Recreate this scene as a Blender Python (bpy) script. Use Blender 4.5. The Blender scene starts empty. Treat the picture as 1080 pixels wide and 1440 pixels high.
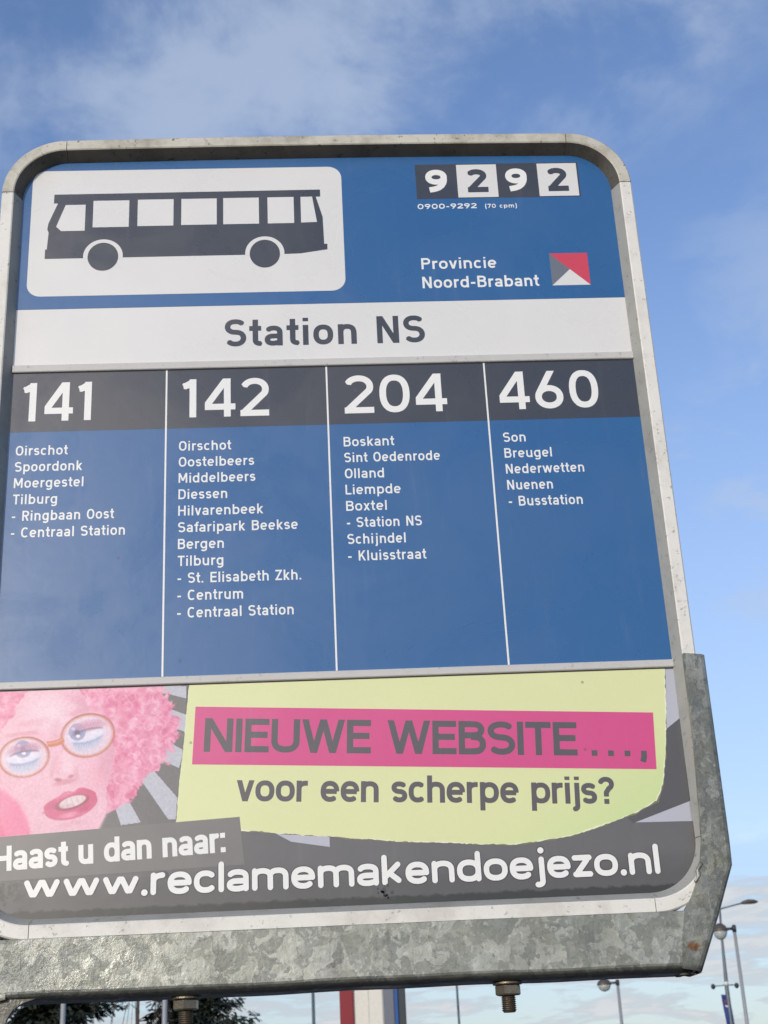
import bpy, bmesh, math, random
import numpy as np
from mathutils import Vector, Matrix
from mathutils.geometry import delaunay_2d_cdt

rnd = random.Random(7)
sc = bpy.context.scene
COL = sc.collection
R = math.radians

# ------------------------------------------------------------------ camera
EYE = 1.62                      # height of the lens above the paving
cam = bpy.data.cameras.new('camera')
cam.sensor_fit = 'VERTICAL'; cam.sensor_height = 36.0; cam.lens = 50.0
cam.clip_start = 0.05; cam.clip_end = 2000
cam.dof.use_dof = True; cam.dof.focus_distance = 1.66; cam.dof.aperture_fstop = 22
cam_o = bpy.data.objects.new('camera', cam); COL.objects.link(cam_o)
rt = Vector((0.99826109, -0.03636384, -0.04639468)); fw = Vector((0.05153359, 0.92048597, 0.3873627))
upv = rt.cross(fw)
cam_o.matrix_world = Matrix(((rt.x, upv.x, -fw.x, 0), (rt.y, upv.y, -fw.y, 0), (rt.z, upv.z, -fw.z, EYE), (0, 0, 0, 1)))
sc.camera = cam_o

# ------------------------------------------------------------------ sky and sun
SUN_EL, SUN_AZ = R(16), R(209)
world = bpy.data.worlds.new('World'); sc.world = world; world.use_nodes = True
nt = world.node_tree; nt.nodes.clear()
def N(t, tree=None, **kw):
    n = (tree or nt).nodes.new(t)
    for k, v in kw.items(): setattr(n, k, v)
    return n
def L(a, b, tree=None): (tree or nt).links.new(a, b)
out = N('ShaderNodeOutputWorld'); bg = N('ShaderNodeBackground'); L(bg.outputs[0], out.inputs[0])
sky = N('ShaderNodeTexSky', sky_type='NISHITA'); sky.sun_disc = False
sky.sun_elevation = SUN_EL; sky.sun_rotation = SUN_AZ; sky.air_density = 1.0; sky.dust_density = 1.0; sky.ozone_density = 1.6
bg.inputs['Strength'].default_value = 0.15
tc = N('ShaderNodeTexCoord')
def M(op, a, b=None, c=None, tree=None, clamp=False):
    n = N('ShaderNodeMath', tree, operation=op); n.use_clamp = clamp
    for i, x in enumerate((a, b, c)):
        if x is None: continue
        if isinstance(x, (int, float)): n.inputs[i].default_value = x
        else: L(x, n.inputs[i], tree)
    return n.outputs[0]
def SS(x, lo, hi, tree=None):
    n = N('ShaderNodeMapRange', tree, interpolation_type='SMOOTHSTEP')
    n.inputs[1].default_value = lo; n.inputs[2].default_value = hi
    L(x, n.inputs[0], tree); return n.outputs[0]
def MIX(f, a, b, tree=None, blend='MIX'):
    n = N('ShaderNodeMix', tree, data_type='RGBA', blend_type=blend)
    if isinstance(f, (int, float)): n.inputs[0].default_value = f
    else: L(f, n.inputs[0], tree)
    for i, x in ((6, a), (7, b)):
        if isinstance(x, tuple): n.inputs[i].default_value = (*x, 1)[:4]
        else: L(x, n.inputs[i], tree)
    return n.outputs[2]
sep = N('ShaderNodeSeparateXYZ'); L(tc.outputs['Generated'], sep.inputs[0])
zc = M('MAXIMUM', sep.outputs[2], 0.0)
den = M('ADD', zc, 0.10)
cx, cy = M('DIVIDE', sep.outputs[0], den), M('DIVIDE', sep.outputs[1], den)
cmb = N('ShaderNodeCombineXYZ'); L(cx, cmb.inputs[0]); L(cy, cmb.inputs[1]); cmb.inputs[2].default_value = 3.7
def noise(vec, scale, detail, rough, dist=0.0, tree=None):
    n = N('ShaderNodeTexNoise', tree); n.inputs['Scale'].default_value = scale; n.inputs['Detail'].default_value = detail
    n.inputs['Roughness'].default_value = rough; n.inputs['Distortion'].default_value = dist
    if vec is not None: L(vec, n.inputs['Vector'], tree)
    return n.outputs['Fac']
n_high = noise(cmb.outputs[0], 4.6, 9, 0.60, 0.25)
n_mid = noise(cmb.outputs[0], 0.55, 6, 0.55)
n_low = noise(cmb.outputs[0], 1.9, 9, 0.60, 0.35)
# thin high cloud: one patch over the left shoulder of the sign, faint wisps elsewhere
def near(dirv, r0, r1):
    d = N('ShaderNodeVectorMath', operation='DISTANCE'); L(tc.outputs['Generated'], d.inputs[0]); d.inputs[1].default_value = Vector(dirv).normalized()
    n = N('ShaderNodeMapRange', interpolation_type='SMOOTHSTEP'); n.inputs[1].default_value = r1; n.inputs[2].default_value = r0
    L(d.outputs['Value'], n.inputs[0]); return n.outputs[0]
side = M('MAXIMUM', M('MAXIMUM', near((.46, 1, .42), 0.06, 0.22), M('MULTIPLY', near((.42, 1, .62), 0.0, 0.15), .7)), near((.33, 1, .93), 0.0, 0.14))
patch = M('MAXIMUM', near((-0.03, 1, .90), 0.08, 0.32), M('MULTIPLY', near((-0.30, 1, .83), 0.02, 0.16), .8))
wisp = M('MULTIPLY', SS(n_high, 0.37, 0.63), M('ADD', M('ADD', M('MULTIPLY', patch, 0.66), M('MULTIPLY', side, 0.60)), M('MULTIPLY', SS(n_mid, .42, .62), 0.30)))
# cloud bank towards the horizon
bank_el = M('ADD', M('MULTIPLY', n_mid, 0.05), 0.135)
bank = M('SUBTRACT', 1.0, SS(M('SUBTRACT', zc, bank_el), -0.035, 0.02))
lowmask = M('MULTIPLY', bank, M('ADD', 0.35, M('MULTIPLY', SS(n_low, 0.40, 0.58), 0.6)))
haze = M('MULTIPLY', M('SUBTRACT', 1.0, SS(zc, 0.10, 0.62)), 0.50)
cloud = M('MAXIMUM', M('MAXIMUM', wisp, lowmask), haze)
shade = SS(n_low, 0.44, 0.62)
ccol = MIX(shade, (2.5, 2.85, 3.6), (4.45, 4.65, 4.85))
ccol = MIX(bank, (3.35, 3.95, 5.0), ccol)
skyc = MIX(1.0, sky.outputs[0], (1.14, 1.20, 1.44), blend='MULTIPLY')
L(MIX(cloud, skyc, ccol), bg.inputs['Color'])

sun = bpy.data.lights.new('sun', 'SUN'); sun.energy = 2.4; sun.angle = R(0.5); sun.color = (1.0, 0.92, 0.81)
sun_o = bpy.data.objects.new('sun', sun); COL.objects.link(sun_o)
sd = Vector((math.sin(SUN_AZ) * math.cos(SUN_EL), math.cos(SUN_AZ) * math.cos(SUN_EL), math.sin(SUN_EL)))
sun_o.rotation_euler = sd.to_track_quat('Z', 'Y').to_euler(); sun_o.location = sd * 30

vs = sc.view_settings
vs.view_transform = 'Standard'; vs.look = 'None'; vs.exposure = 0.0; vs.gamma = 1.0; vs.use_curve_mapping = False
sc.render.engine = 'CYCLES'

# ------------------------------------------------------------------ materials
def lin(c):
    return tuple(((x / 255) / 12.92 if x / 255 <= .04045 else ((x / 255 + .055) / 1.055) ** 2.4) for x in c)
def newmat(name):
    m = bpy.data.materials.new(name); m.use_nodes = True; t = m.node_tree
    b = t.nodes['Principled BSDF']; return m, t, b
def simple(name, col, rough=0.5, metal=0.0, var=0.12, scale=30, bump=0.0):
    m, t, b = newmat(name)
    c = N('ShaderNodeTexCoord', t); n = noise(c.outputs['Object'], scale, 5, .6, 0, t)
    k = M('ADD', 1 - var, M('MULTIPLY', n, 2 * var, tree=t), tree=t)
    hs = N('ShaderNodeHueSaturation', t); hs.inputs['Color'].default_value = (*col, 1); L(k, hs.inputs['Value'], t)
    L(hs.outputs[0], b.inputs['Base Color'], t)
    b.inputs['Roughness'].default_value = rough; b.inputs['Metallic'].default_value = metal
    if bump:
        bm = N('ShaderNodeBump', t); bm.inputs['Strength'].default_value = bump; bm.inputs['Distance'].default_value = .002
        L(n, bm.inputs['Height'], t); L(bm.outputs[0], b.inputs['Normal'], t)
    return m
def print_mat(name, col, rough=0.36, dirt=0.0, attr=None, grad=None):
    """printed or laminated sheet: slightly mottled colour, faint scratches, rippled gloss"""
    m, t, b = newmat(name)
    c = N('ShaderNodeTexCoord', t); o = c.outputs['Object']
    if attr:
        a = N('ShaderNodeVertexColor', t); a.layer_name = attr; base = a.outputs['Color']
    else:
        rgb = N('ShaderNodeRGB', t); rgb.outputs[0].default_value = (*col, 1); base = rgb.outputs[0]
    sp = N('ShaderNodeSeparateXYZ', t); L(o, sp.inputs[0], t)
    if grad:   # printed colour gradient of the artwork
        g = M('MULTIPLY', SS(M('SUBTRACT', sp.outputs[0], M('MULTIPLY', sp.outputs[2], 1.6, tree=t), tree=t), -0.05, 0.28, t), 1.0, tree=t)
        base = MIX(g, base, grad, t)
    n1 = noise(o, 9, 6, .6, 0, t)
    n2 = noise(o, 260, 3, .6, 0, t)
    k = M('ADD', 0.93, M('ADD', M('MULTIPLY', n1, .09, tree=t), M('MULTIPLY', n2, .05, tree=t), tree=t), tree=t)
    kk = N('ShaderNodeCombineXYZ', t); [L(k, kk.inputs[i], t) for i in range(3)]
    base = MIX(1.0, base, kk.outputs[0], t, 'MULTIPLY')
    # dried rain film and fine dust
    mp = N('ShaderNodeMapping', t); mp.inputs['Scale'].default_value = (1, 1, .12); L(o, mp.inputs['Vector'], t)
    n3 = noise(mp.outputs[0], 60, 5, .65, 0, t)
    film = M('MULTIPLY', SS(n3, .55, .80, t), .05, tree=t)
    base = MIX(film, base, lin((190, 188, 178)), t)
    # tiny fly specks
    v = N('ShaderNodeTexVoronoi', t); v.inputs['Scale'].default_value = 26; L(o, v.inputs['Vector'], t)
    vs_ = N('ShaderNodeSeparateColor', t); L(v.outputs['Color'], vs_.inputs[0], t)
    speck = M('MULTIPLY', M('LESS_THAN', v.outputs['Distance'], .045, tree=t), M('GREATER_THAN', vs_.outputs[0], .80, tree=t), tree=t)
    base = MIX(M('MULTIPLY', speck, .5, tree=t), base, lin((70, 70, 66)), t)
    if dirt:
        nd = noise(o, 75, 6, .7, 0, t); nb = noise(o, 14, 4, .6, 0, t)
        zz = M('SUBTRACT', sp.outputs[2], M('MULTIPLY', nd, .012, tree=t), tree=t)
        low = M('SUBTRACT', 1.0, SS(zz, 0.0225, 0.0275, t), tree=t)
        low2 = M('SUBTRACT', 1.0, SS(M('SUBTRACT', zz, M('MULTIPLY', nb, .03, tree=t), tree=t), .02, .05, t), tree=t)
        lefts = M('MULTIPLY', M('SUBTRACT', 1.0, SS(sp.outputs[0], -.350, -.300, t), tree=t), M('SUBTRACT', 1.0, SS(sp.outputs[2], .05, .13, t), tree=t), tree=t)
        lefts = M('MULTIPLY', lefts, SS(nd, .42, .56, t), tree=t)
        right = M('MULTIPLY', SS(M('ADD', sp.outputs[0], M('MULTIPLY', nd, .006, tree=t), tree=t), .3715, .376, t), M('SUBTRACT', 1.0, SS(sp.outputs[2], .1, .27, t), tree=t), tree=t)
        dm = M('MAXIMUM', M('MAXIMUM', low, M('MULTIPLY', low2, .35, tree=t), tree=t), M('MAXIMUM', M('MULTIPLY', lefts, .85, tree=t), M('MULTIPLY', right, .8, tree=t), tree=t), tree=t)
        base = MIX(M('MULTIPLY', dm, dirt, tree=t), base, lin((30, 30, 20)), t)
    L(base, b.inputs['Base Color'], t)
    rr = M('ADD', rough - .13, M('MULTIPLY', SS(noise(o, 6, 7, .62, .8, t), .35, .65, t), .20, tree=t), tree=t); L(rr, b.inputs['Roughness'], t)
    bm = N('ShaderNodeBump', t); bm.inputs['Strength'].default_value = .055; bm.inputs['Distance'].default_value = .002
    n4 = noise(o, 42, 2, .5, .5, t); L(n4, bm.inputs['Height'], t); L(bm.outputs[0], b.inputs['Normal'], t)
    b.inputs['Coat Weight'].default_value = .85; b.inputs['Coat Roughness'].default_value = .37; L(bm.outputs[0], b.inputs['Coat Normal'], t)
    return m
W8 = .93
def pc(c, k=1.12): return tuple(min(.85, x * k) for x in lin(c))
m_blue = print_mat('blue_vinyl', (0.006, 0.090, 0.255))
m_white = print_mat('white_vinyl', (.66, .65, .615))
m_letter = print_mat('white_lettering', (.76, .755, .71))
m_dark = print_mat('charcoal_vinyl', (0.026, 0.028, 0.034))
m_red = print_mat('red_vinyl', (.56, .035, .06))
m_lgrey = print_mat('grey_vinyl', (.13, .14, .16))
m_adgrey = print_mat('advert_grey', (.105, .100, .097), .42, dirt=1.0)
m_addark = print_mat('advert_dark', (.072, .068, .066), .42, dirt=1.0)
m_adsilver = print_mat('advert_silver', (.42, .43, .48), .42, dirt=1.0)
m_yellow = print_mat('advert_yellow', (.66, .68, .34), .42, grad=(.50, .66, .26))
m_tear = print_mat('advert_tear_edge', (.16, .15, .08), .5)
m_tearw = print_mat('advert_tear_light', (.74, .76, .52), .5)
m_pink = print_mat('advert_pink', (.60, .050, .20), .42)
m_adtext = print_mat('advert_dark_lettering', (.078, .066, .068), .42)
m_box = print_mat('advert_grey_label', (.150, .142, .130), .42)
m_port = print_mat('advert_photo', None, .42, attr='print')

def paint_mat(name, col, dirtcol, amount, rough=.45):
    m, t, b = newmat(name)
    c = N('ShaderNodeTexCoord', t); o = c.outputs['Object']
    n1 = noise(o, 16, 8, .68, 0, t); n2 = noise(o, 140, 4, .7, 0, t); n3 = noise(o, 420, 2, .6, 0, t)
    d = M('MULTIPLY', SS(n1, .42, .72, t), amount, tree=t)
    base = MIX(d, col, dirtcol, t)
    sp = M('MULTIPLY', SS(n2, .60, .68, t), min(1, amount * 1.3), tree=t)
    base = MIX(sp, base, tuple(x * .45 for x in dirtcol), t)
    base = MIX(M('MULTIPLY', n3, .14, tree=t), base, tuple(x * .6 for x in col), t)
    L(base, b.inputs['Base Color'], t); b.inputs['Roughness'].default_value = rough
    bm = N('ShaderNodeBump', t); bm.inputs['Strength'].default_value = .25; bm.inputs['Distance'].default_value = .0008
    L(n2, bm.inputs['Height'], t); L(bm.outputs[0], b.inputs['Normal'], t)
    return m
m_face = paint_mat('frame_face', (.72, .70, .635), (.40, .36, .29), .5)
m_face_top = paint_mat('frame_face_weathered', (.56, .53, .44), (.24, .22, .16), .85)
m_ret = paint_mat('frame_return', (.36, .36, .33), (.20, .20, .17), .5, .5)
m_ret_top = paint_mat('frame_return_grime_shade', (.11, .10, .08), (.04, .036, .028), .8, .6)  # grime plus painted shade: dark colour for the down-facing top return
m_rail = paint_mat('rail_aluminium', (.52, .51, .48), (.42, .40, .35), .3, .4)
m_gap = simple('dark_joint', (.012, .012, .013), .8)

def galv_mat(name, rust=False, tint=1.0):
    m, t, b = newmat(name)
    c = N('ShaderNodeTexCoord', t); o = c.outputs['Object']
    nd = N('ShaderNodeTexNoise', t); nd.inputs['Scale'].default_value = 40; nd.inputs['Detail'].default_value = 6; L(o, nd.inputs['Vector'], t)
    add = N('ShaderNodeMixRGB', t, blend_type='LINEAR_LIGHT'); add.inputs[0].default_value = .026; L(o, add.inputs[1], t); L(nd.outputs['Color'], add.inputs[2], t)
    v = N('ShaderNodeTexVoronoi', t); v.inputs['Scale'].default_value = 62; L(add.outputs[0], v.inputs['Vector'], t)
    s = N('ShaderNodeSeparateColor', t); L(v.outputs['Color'], s.inputs[0], t)
    v2 = N('ShaderNodeTexVoronoi', t); v2.inputs['Scale'].default_value = 150; L(add.outputs[0], v2.inputs['Vector'], t)
    s2 = N('ShaderNodeSeparateColor', t); L(v2.outputs['Color'], s2.inputs[0], t)
    nl = noise(o, 11, 6, .65, .4, t); nf = noise(o, 170, 5, .7, 0, t); nm = noise(o, 55, 6, .65, 0, t)
    base = MIX(M('MULTIPLY', M('MULTIPLY', SS(s.outputs[0], .50, .72, t), .8, tree=t), SS(nl, .40, .52, t), tree=t), (.26 * tint, .27 * tint, .24 * tint), (.56 * tint, .57 * tint, .50 * tint), t)
    base = MIX(M('MULTIPLY', SS(s2.outputs[1], .55, .9, t), .5, tree=t), base, (.42 * tint, .42 * tint, .35 * tint), t)
    base = MIX(M('MULTIPLY', SS(nl, .38, .66, t), .6, tree=t), base, (.20 * tint, .205 * tint, .165 * tint), t)
    base = MIX(M('MULTIPLY', SS(nm, .50, .66, t), .20, tree=t), base, (.50 * tint, .51 * tint, .45 * tint), t)
    base = MIX(M('MULTIPLY', SS(noise(o, 95, 6, .75, .6, t), .52, .66, t), .30, tree=t), base, (.13 * tint, .135 * tint, .12 * tint), t)
    mp = N('ShaderNodeMapping', t); mp.inputs['Scale'].default_value = (1, 1, .16); L(o, mp.inputs['Vector'], t)
    drip = noise(mp.outputs[0], 38, 6, .65, .3, t)
    base = MIX(M('MULTIPLY', SS(drip, .54, .72, t), .55, tree=t), base, (.14 * tint, .14 * tint, .125 * tint), t)
    base = MIX(M('MULTIPLY', SS(drip, .40, .28, t), .35, tree=t), base, (.48 * tint, .48 * tint, .43 * tint), t)
    base = MIX(M('MULTIPLY', SS(nf, .54, .70, t), .6, tree=t), base, (.12 * tint, .12 * tint, .10 * tint), t)
    fl = N('ShaderNodeTexVoronoi', t); fl.inputs['Scale'].default_value = 260; L(add.outputs[0], fl.inputs['Vector'], t)
    fs_ = N('ShaderNodeSeparateColor', t); L(fl.outputs['Color'], fs_.inputs[0], t)
    base = MIX(M('MULTIPLY', M('GREATER_THAN', fs_.outputs[2], .92, tree=t), .26, tree=t), base, (.66 * tint, .67 * tint, .62 * tint), t)
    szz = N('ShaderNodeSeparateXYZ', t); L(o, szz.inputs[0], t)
    under_shade = M('MULTIPLY', M('SUBTRACT', 1.0, SS(M('SUBTRACT', szz.outputs[2], M('MULTIPLY', nm, .006, tree=t), tree=t), 1.7335, 1.7395, t), tree=t), .8, tree=t)
    base = MIX(under_shade, base, (.045, .042, .036), t)  # painted shade: zinc darkened along the bar's lower bend and below it
    if rust:
        sp = N('ShaderNodeVectorMath', t, operation='DISTANCE'); L(o, sp.inputs[0], t); sp.inputs[1].default_value = rust
        rm = M('SUBTRACT', 1.0, SS(M('ADD', sp.outputs['Value'], M('MULTIPLY', M('SUBTRACT', nm, .5, tree=t), .05, tree=t), tree=t), -.001, .009, t), tree=t)
        base = MIX(rm, base, MIX(nf, (.07, .03, .015), (.22, .075, .025), t), t)
        lich = M('MULTIPLY', SS(noise(o, 30, 5, .7, 0, t), .55, .68, t), .45, tree=t)
        base = MIX(lich, base, (.30, .27, .10), t)
    L(base, b.inputs['Base Color'], t)
    b.inputs['Metallic'].default_value = .45
    L(M('ADD', .30, M('MULTIPLY', s.outputs[1], .22, tree=t), tree=t), b.inputs['Roughness'], t)
    # the zinc runs lumpier towards the left end
    sx = N('ShaderNodeSeparateXYZ', t); L(o, sx.inputs[0], t)
    k = M('ADD', .25, M('MULTIPLY', M('SUBTRACT', 1.0, SS(sx.outputs[0], .02, .20, t), tree=t), 1.2, tree=t), tree=t) if rust is False and name == 'galvanised_bar' else None
    bm = N('ShaderNodeBump', t); bm.inputs['Distance'].default_value = .0025
    h = M('ADD', M('MULTIPLY', nm, .8, tree=t), M('MULTIPLY', nf, .45, tree=t), tree=t)
    if k is not None: h = M('MULTIPLY', h, k, tree=t)
    else: bm.inputs['Strength'].default_value = .5
    L(h, bm.inputs['Height'], t); L(bm.outputs[0], b.inputs['Normal'], t)
    return m
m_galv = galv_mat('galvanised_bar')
m_galv_arm = galv_mat('galvanised_arm', rust=(0.720, -0.034, 1.757), tint=.66)
m_galv_post = galv_mat('galvanised_post', tint=.8)
m_bolt = simple('zinc_bolt', (.20, .175, .13), .38, .7, .3, 300, .3)
m_thread = simple('tarnished_thread', (.13, .105, .075), .5, .7, .3, 400, .2)

# ------------------------------------------------------------------ object helpers
def link(name, me, mat=None, parent=None):
    o = bpy.data.objects.new(name, me); COL.objects.link(o)
    if mat is not None:
        for x in (mat if isinstance(mat, (list, tuple)) else [mat]): me.materials.append(x)
    if parent is not None: o.parent = parent
    return o
def mesh(name, vs_, fs, mat=None, parent=None, mi=None, smooth=False):
    me = bpy.data.meshes.new(name); me.from_pydata([tuple(v) for v in vs_], [], fs); me.update()
    if mi: me.polygons.foreach_set('material_index', mi)
    if smooth: me.polygons.foreach_set('use_smooth', [True] * len(me.polygons))
    return link(name, me, mat, parent)
def fixn(o):
    bm = bmesh.new(); bm.from_mesh(o.data); bmesh.ops.recalc_face_normals(bm, faces=bm.faces); bm.to_mesh(o.data); bm.free(); return o
def tag(o, label, cat, group=None):
    o['label'] = label; o['category'] = cat
    if group: o['group'] = group
    return o
def thing(name, loc, label, cat, group=None, rz=0):
    o = bpy.data.objects.new(name, None); COL.objects.link(o); o.location = loc; o.rotation_euler.z = rz
    o.empty_display_size = .2
    return tag(o, label, cat, group)
def copy_thing(o, loc, label, rz=None, parent=None):
    c = o.copy(); COL.objects.link(c)
    if parent is None:
        c.location = loc; c['label'] = label
        if rz is not None: c.rotation_euler.z = rz
    else: c.parent = parent
    for ch in list(o.children): copy_thing(ch, None, None, None, c)
    return c

# ------------------------------------------------------------------ the ground
def ground():
    m, t, b = newmat('paving')
    c = N('ShaderNodeTexCoord', t); br = N('ShaderNodeTexBrick', t); br.inputs['Scale'].default_value = 1.0
    L(c.outputs['Object'], br.inputs['Vector'], t)
    br.inputs['Brick Width'].default_value = .6; br.inputs['Row Height'].default_value = .3; br.inputs['Mortar Size'].default_value = .006
    br.inputs['Color1'].default_value = (.13, .13, .125, 1); br.inputs['Color2'].default_value = (.10, .10, .10, 1); br.inputs['Mortar'].default_value = (.04, .04, .038, 1)
    n = noise(c.outputs['Object'], .6, 8, .7, 0, t)
    L(MIX(M('MULTIPLY', n, .5, tree=t), br.outputs['Color'], (.07, .068, .06), t), b.inputs['Base Color'], t)
    b.inputs['Roughness'].default_value = .85
    g = mesh('ground', [(-600, -600, 0), (600, -600, 0), (600, 900, 0), (-600, 900, 0)], [(0, 1, 2, 3)], m)
    g['kind'] = 'structure'
ground()

# ------------------------------------------------------------------ the bus stop sign (measured in millimetres on the face: u right, v up)
CX, V0, DIST = 23.5, 172.0, 1.5
sign = thing('bus_stop_sign', (CX / 1000, DIST, EYE + V0 / 1000),
             'large blue and white bus stop sign with route columns above a pink and yellow advert', 'bus stop sign')
def P(u, v, d=0.0):
    if -2 < d < 0: d *= .22          # printed films are only tenths of a millimetre thick
    return ((u - CX) / 1000, d / 1000, (v - V0) / 1000)

def prism(name, pts, d_front, d_back, mat, parent):
    """flat sheet with real thickness from an outline; d is the depth behind the sign face in mm"""
    n = len(pts)
    a = sum(pts[i][0] * pts[(i + 1) % n][1] - pts[(i + 1) % n][0] * pts[i][1] for i in range(n))
    if a < 0: pts = pts[::-1]
    vv = [P(u, v, d_front) for u, v in pts] + [P(u, v, d_back) for u, v in pts]
    fs = [tuple(range(n)), tuple(range(2 * n - 1, n - 1, -1))] + [((i + 1) % n, i, n + i, n + (i + 1) % n) for i in range(n)]
    return mesh(name, vv, fs, mat, parent)
def rect(u0, u1, v0, v1): return [(u0, v0), (u1, v0), (u1, v1), (u0, v1)]
def rrect(u0, u1, v0, v1, r, corners=(1, 1, 1, 1), n=10):
    """corners: bottom left, bottom right, top right, top left"""
    out_ = []
    for k, (x, y, a0) in enumerate(((u0 + r, v0 + r, 180), (u1 - r, v0 + r, 270), (u1 - r, v1 - r, 0), (u0 + r, v1 - r, 90))):
        if corners[k]: out_ += [(x + r * math.cos(R(a0 + 90 * i / n)), y + r * math.sin(R(a0 + 90 * i / n))) for i in range(n + 1)]
        else: out_.append(((u0, v0), (u1, v0), (u1, v1), (u0, v1))[k])
    return out_
def disc(u, v, r, n=40, ry=None): return [(u + r * math.cos(2 * math.pi * i / n), v + (ry or r) * math.sin(2 * math.pi * i / n)) for i in range(n)]

FU0, FU1, FV0, FV1, FR = -370.0, 417.0, 172.0, 1144.5, 77.0
prism('back_board', rrect(FU0 + 12, FU1 - 12, FV0 + 12, FV1 - 12, FR - 12), 3.5, 22, simple('board_back', (.42, .43, .42), .5), sign)
IN0, IN1, IV0, IV1, IR = FU0 + 14, FU1 - 14, FV0 + 16, FV1 - 16, FR - 15
header = prism('header_panel', rrect(IN0, IN1, 909.3, IV1, IR, (0, 0, 1, 1)), 0, 3, m_blue, sign)
strip = prism('name_strip', rect(IN0, IN1, 832.6, 909.0), 0, 3, m_white, sign)
edges = [IN0, -165.8, 23.6, 212.8, IN1]
routes = []
for i in range(4):
    p = prism('route_panel', rect(edges[i] + .15, edges[i + 1] - .15, 444.6, 821.6), 0, 3, m_blue, sign)
    routes.append(p)
    prism('number_band', rect(edges[i] + .4, edges[i + 1] - .4, 744.6, 821.4), -.35, 0, m_dark, p)
for i in (1, 2, 3):
    prism('divider_line', rect(edges[i] - 1.0, edges[i] + 1.0, 444.8, 821.5), -.75, -.05, m_letter, sign)
def rail(v0, v1):
    prof = [(0, v0), (-2.2, v0 + .5), (-3.0, v0 + 1.4), (-3.0, v1 - 1.4), (-2.2, v1 - .5), (0, v1)]
    vv = [P(IN0 + 9, v, d) for d, v in prof] + [P(IN1 - 8, v, d) for d, v in prof]; n = len(prof)
    fixn(mesh('divider_rail', vv, [(i, (i + 1) % n, n + (i + 1) % n, n + i) for i in range(n)] + [tuple(range(n)), tuple(range(n, 2 * n))], m_rail, sign))
rail(821.9, 832.3); rail(435.0, 444.5)
prism('route_gap', rect(IN0 + 9, IN1 - 8, 434.4, 435.1), -.9, -.02, m_gap, sign)
prism('route_gap', rect(IN0 + 9, IN1 - 8, 821.5, 822.0), -.9, -.02, m_gap, sign)
advert = prism('advert_panel', rrect(IN0, IN1, IV0 + 1, 434.6, IR, (1, 1, 0, 0)), 0, 3, m_adgrey, sign)

# frame: four straight rails and four corner pieces with open joints between them
PROF = [(.8, 22), (0, 21), (0, -16.4), (1.6, -18), (13.6, -18), (15.0, -17.0), (22.6, -0.6), (22.6, 3.2), (12, 3.4), (12, 22)]
SEGM = [0, 0, 0, 0, 0, 1, 1, 1, 1, 1]
def frame_piece(name, stations, mats):
    """stations: (point u, v on the outer edge, inward direction u, v)"""
    n = len(PROF); vv = []; fs = []; mi = []
    for (u, v, iu, iv) in stations:
        for (s, d) in PROF: vv.append(P(u + iu * s, v + iv * s, d))
    for k in range(len(stations) - 1):
        for i in range(n):
            j = (i + 1) % n
            fs.append((k * n + i, k * n + j, (k + 1) * n + j, (k + 1) * n + i)); mi.append(SEGM[i])
    fs += [tuple(range(n)), tuple(range((len(stations) - 1) * n, len(stations) * n))]; mi += [0, 0]
    return fixn(mesh(name, vv, fs, mats, sign, mi))
g = .55
def corner(cu, cv, a0, mats, lab=None):
    st = []
    for i in range(17):
        a = R(a0 + g * .7 + (90 - g * 1.4) * i / 16); c, s = math.cos(a), math.sin(a)
        st.append((cu + FR * c, cv + FR * s, -c, -s))
    o = frame_piece('frame_corner', st, mats)
    if lab: o['label'] = lab
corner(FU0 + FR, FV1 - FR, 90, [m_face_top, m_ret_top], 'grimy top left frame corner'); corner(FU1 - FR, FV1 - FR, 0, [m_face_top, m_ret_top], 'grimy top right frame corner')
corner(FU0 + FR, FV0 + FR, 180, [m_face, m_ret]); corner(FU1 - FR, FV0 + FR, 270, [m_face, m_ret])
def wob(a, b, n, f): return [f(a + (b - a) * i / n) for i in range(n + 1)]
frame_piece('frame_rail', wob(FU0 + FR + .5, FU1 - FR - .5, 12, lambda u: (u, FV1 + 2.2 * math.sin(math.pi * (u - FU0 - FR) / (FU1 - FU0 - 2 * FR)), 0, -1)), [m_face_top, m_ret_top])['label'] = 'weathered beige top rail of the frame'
frame_piece('frame_rail', [(FU0, FV0 + FR + g, 1, 0), (FU0, FV1 - FR - g, 1, 0)], [m_face, m_ret])
frame_piece('frame_rail', [(FU1, FV0 + FR + g, -1, 0), (FU1, FV1 - FR - g, -1, 0)], [m_face, m_ret])
frame_piece('frame_rail', [(FU0 + FR + .3, FV0, 0, 1), (FU1 - FR - .3, FV0, 0, 1)], [m_face, m_ret])
def joint(u0, u1, v0, v1): prism('frame_joint', rect(u0, u1, v0, v1), -17.4, 18, m_gap, sign)
joint(FU0 + .6, FU0 + 14.4, FV1 - FR - 1, FV1 - FR + 1); joint(FU1 - 14.4, FU1 - .6, FV1 - FR - 1, FV1 - FR + 1)

for v in (545.0, 708.0):
    vv = [P(FU1 + x, v + 2.6 * math.sin(R(a)) * k, 2 + 2.6 * math.cos(R(a)) * k) for x, k in ((-.2, 1), (.9, .95), (1.8, .6)) for a in range(0, 360, 45)]
    fixn(mesh('rivet', vv, [(i * 8 + j, i * 8 + (j + 1) % 8, i * 8 + 8 + (j + 1) % 8, i * 8 + 8 + j) for i in range(2) for j in range(8)] + [tuple(range(16, 24))], m_ret_top, sign))

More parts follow.
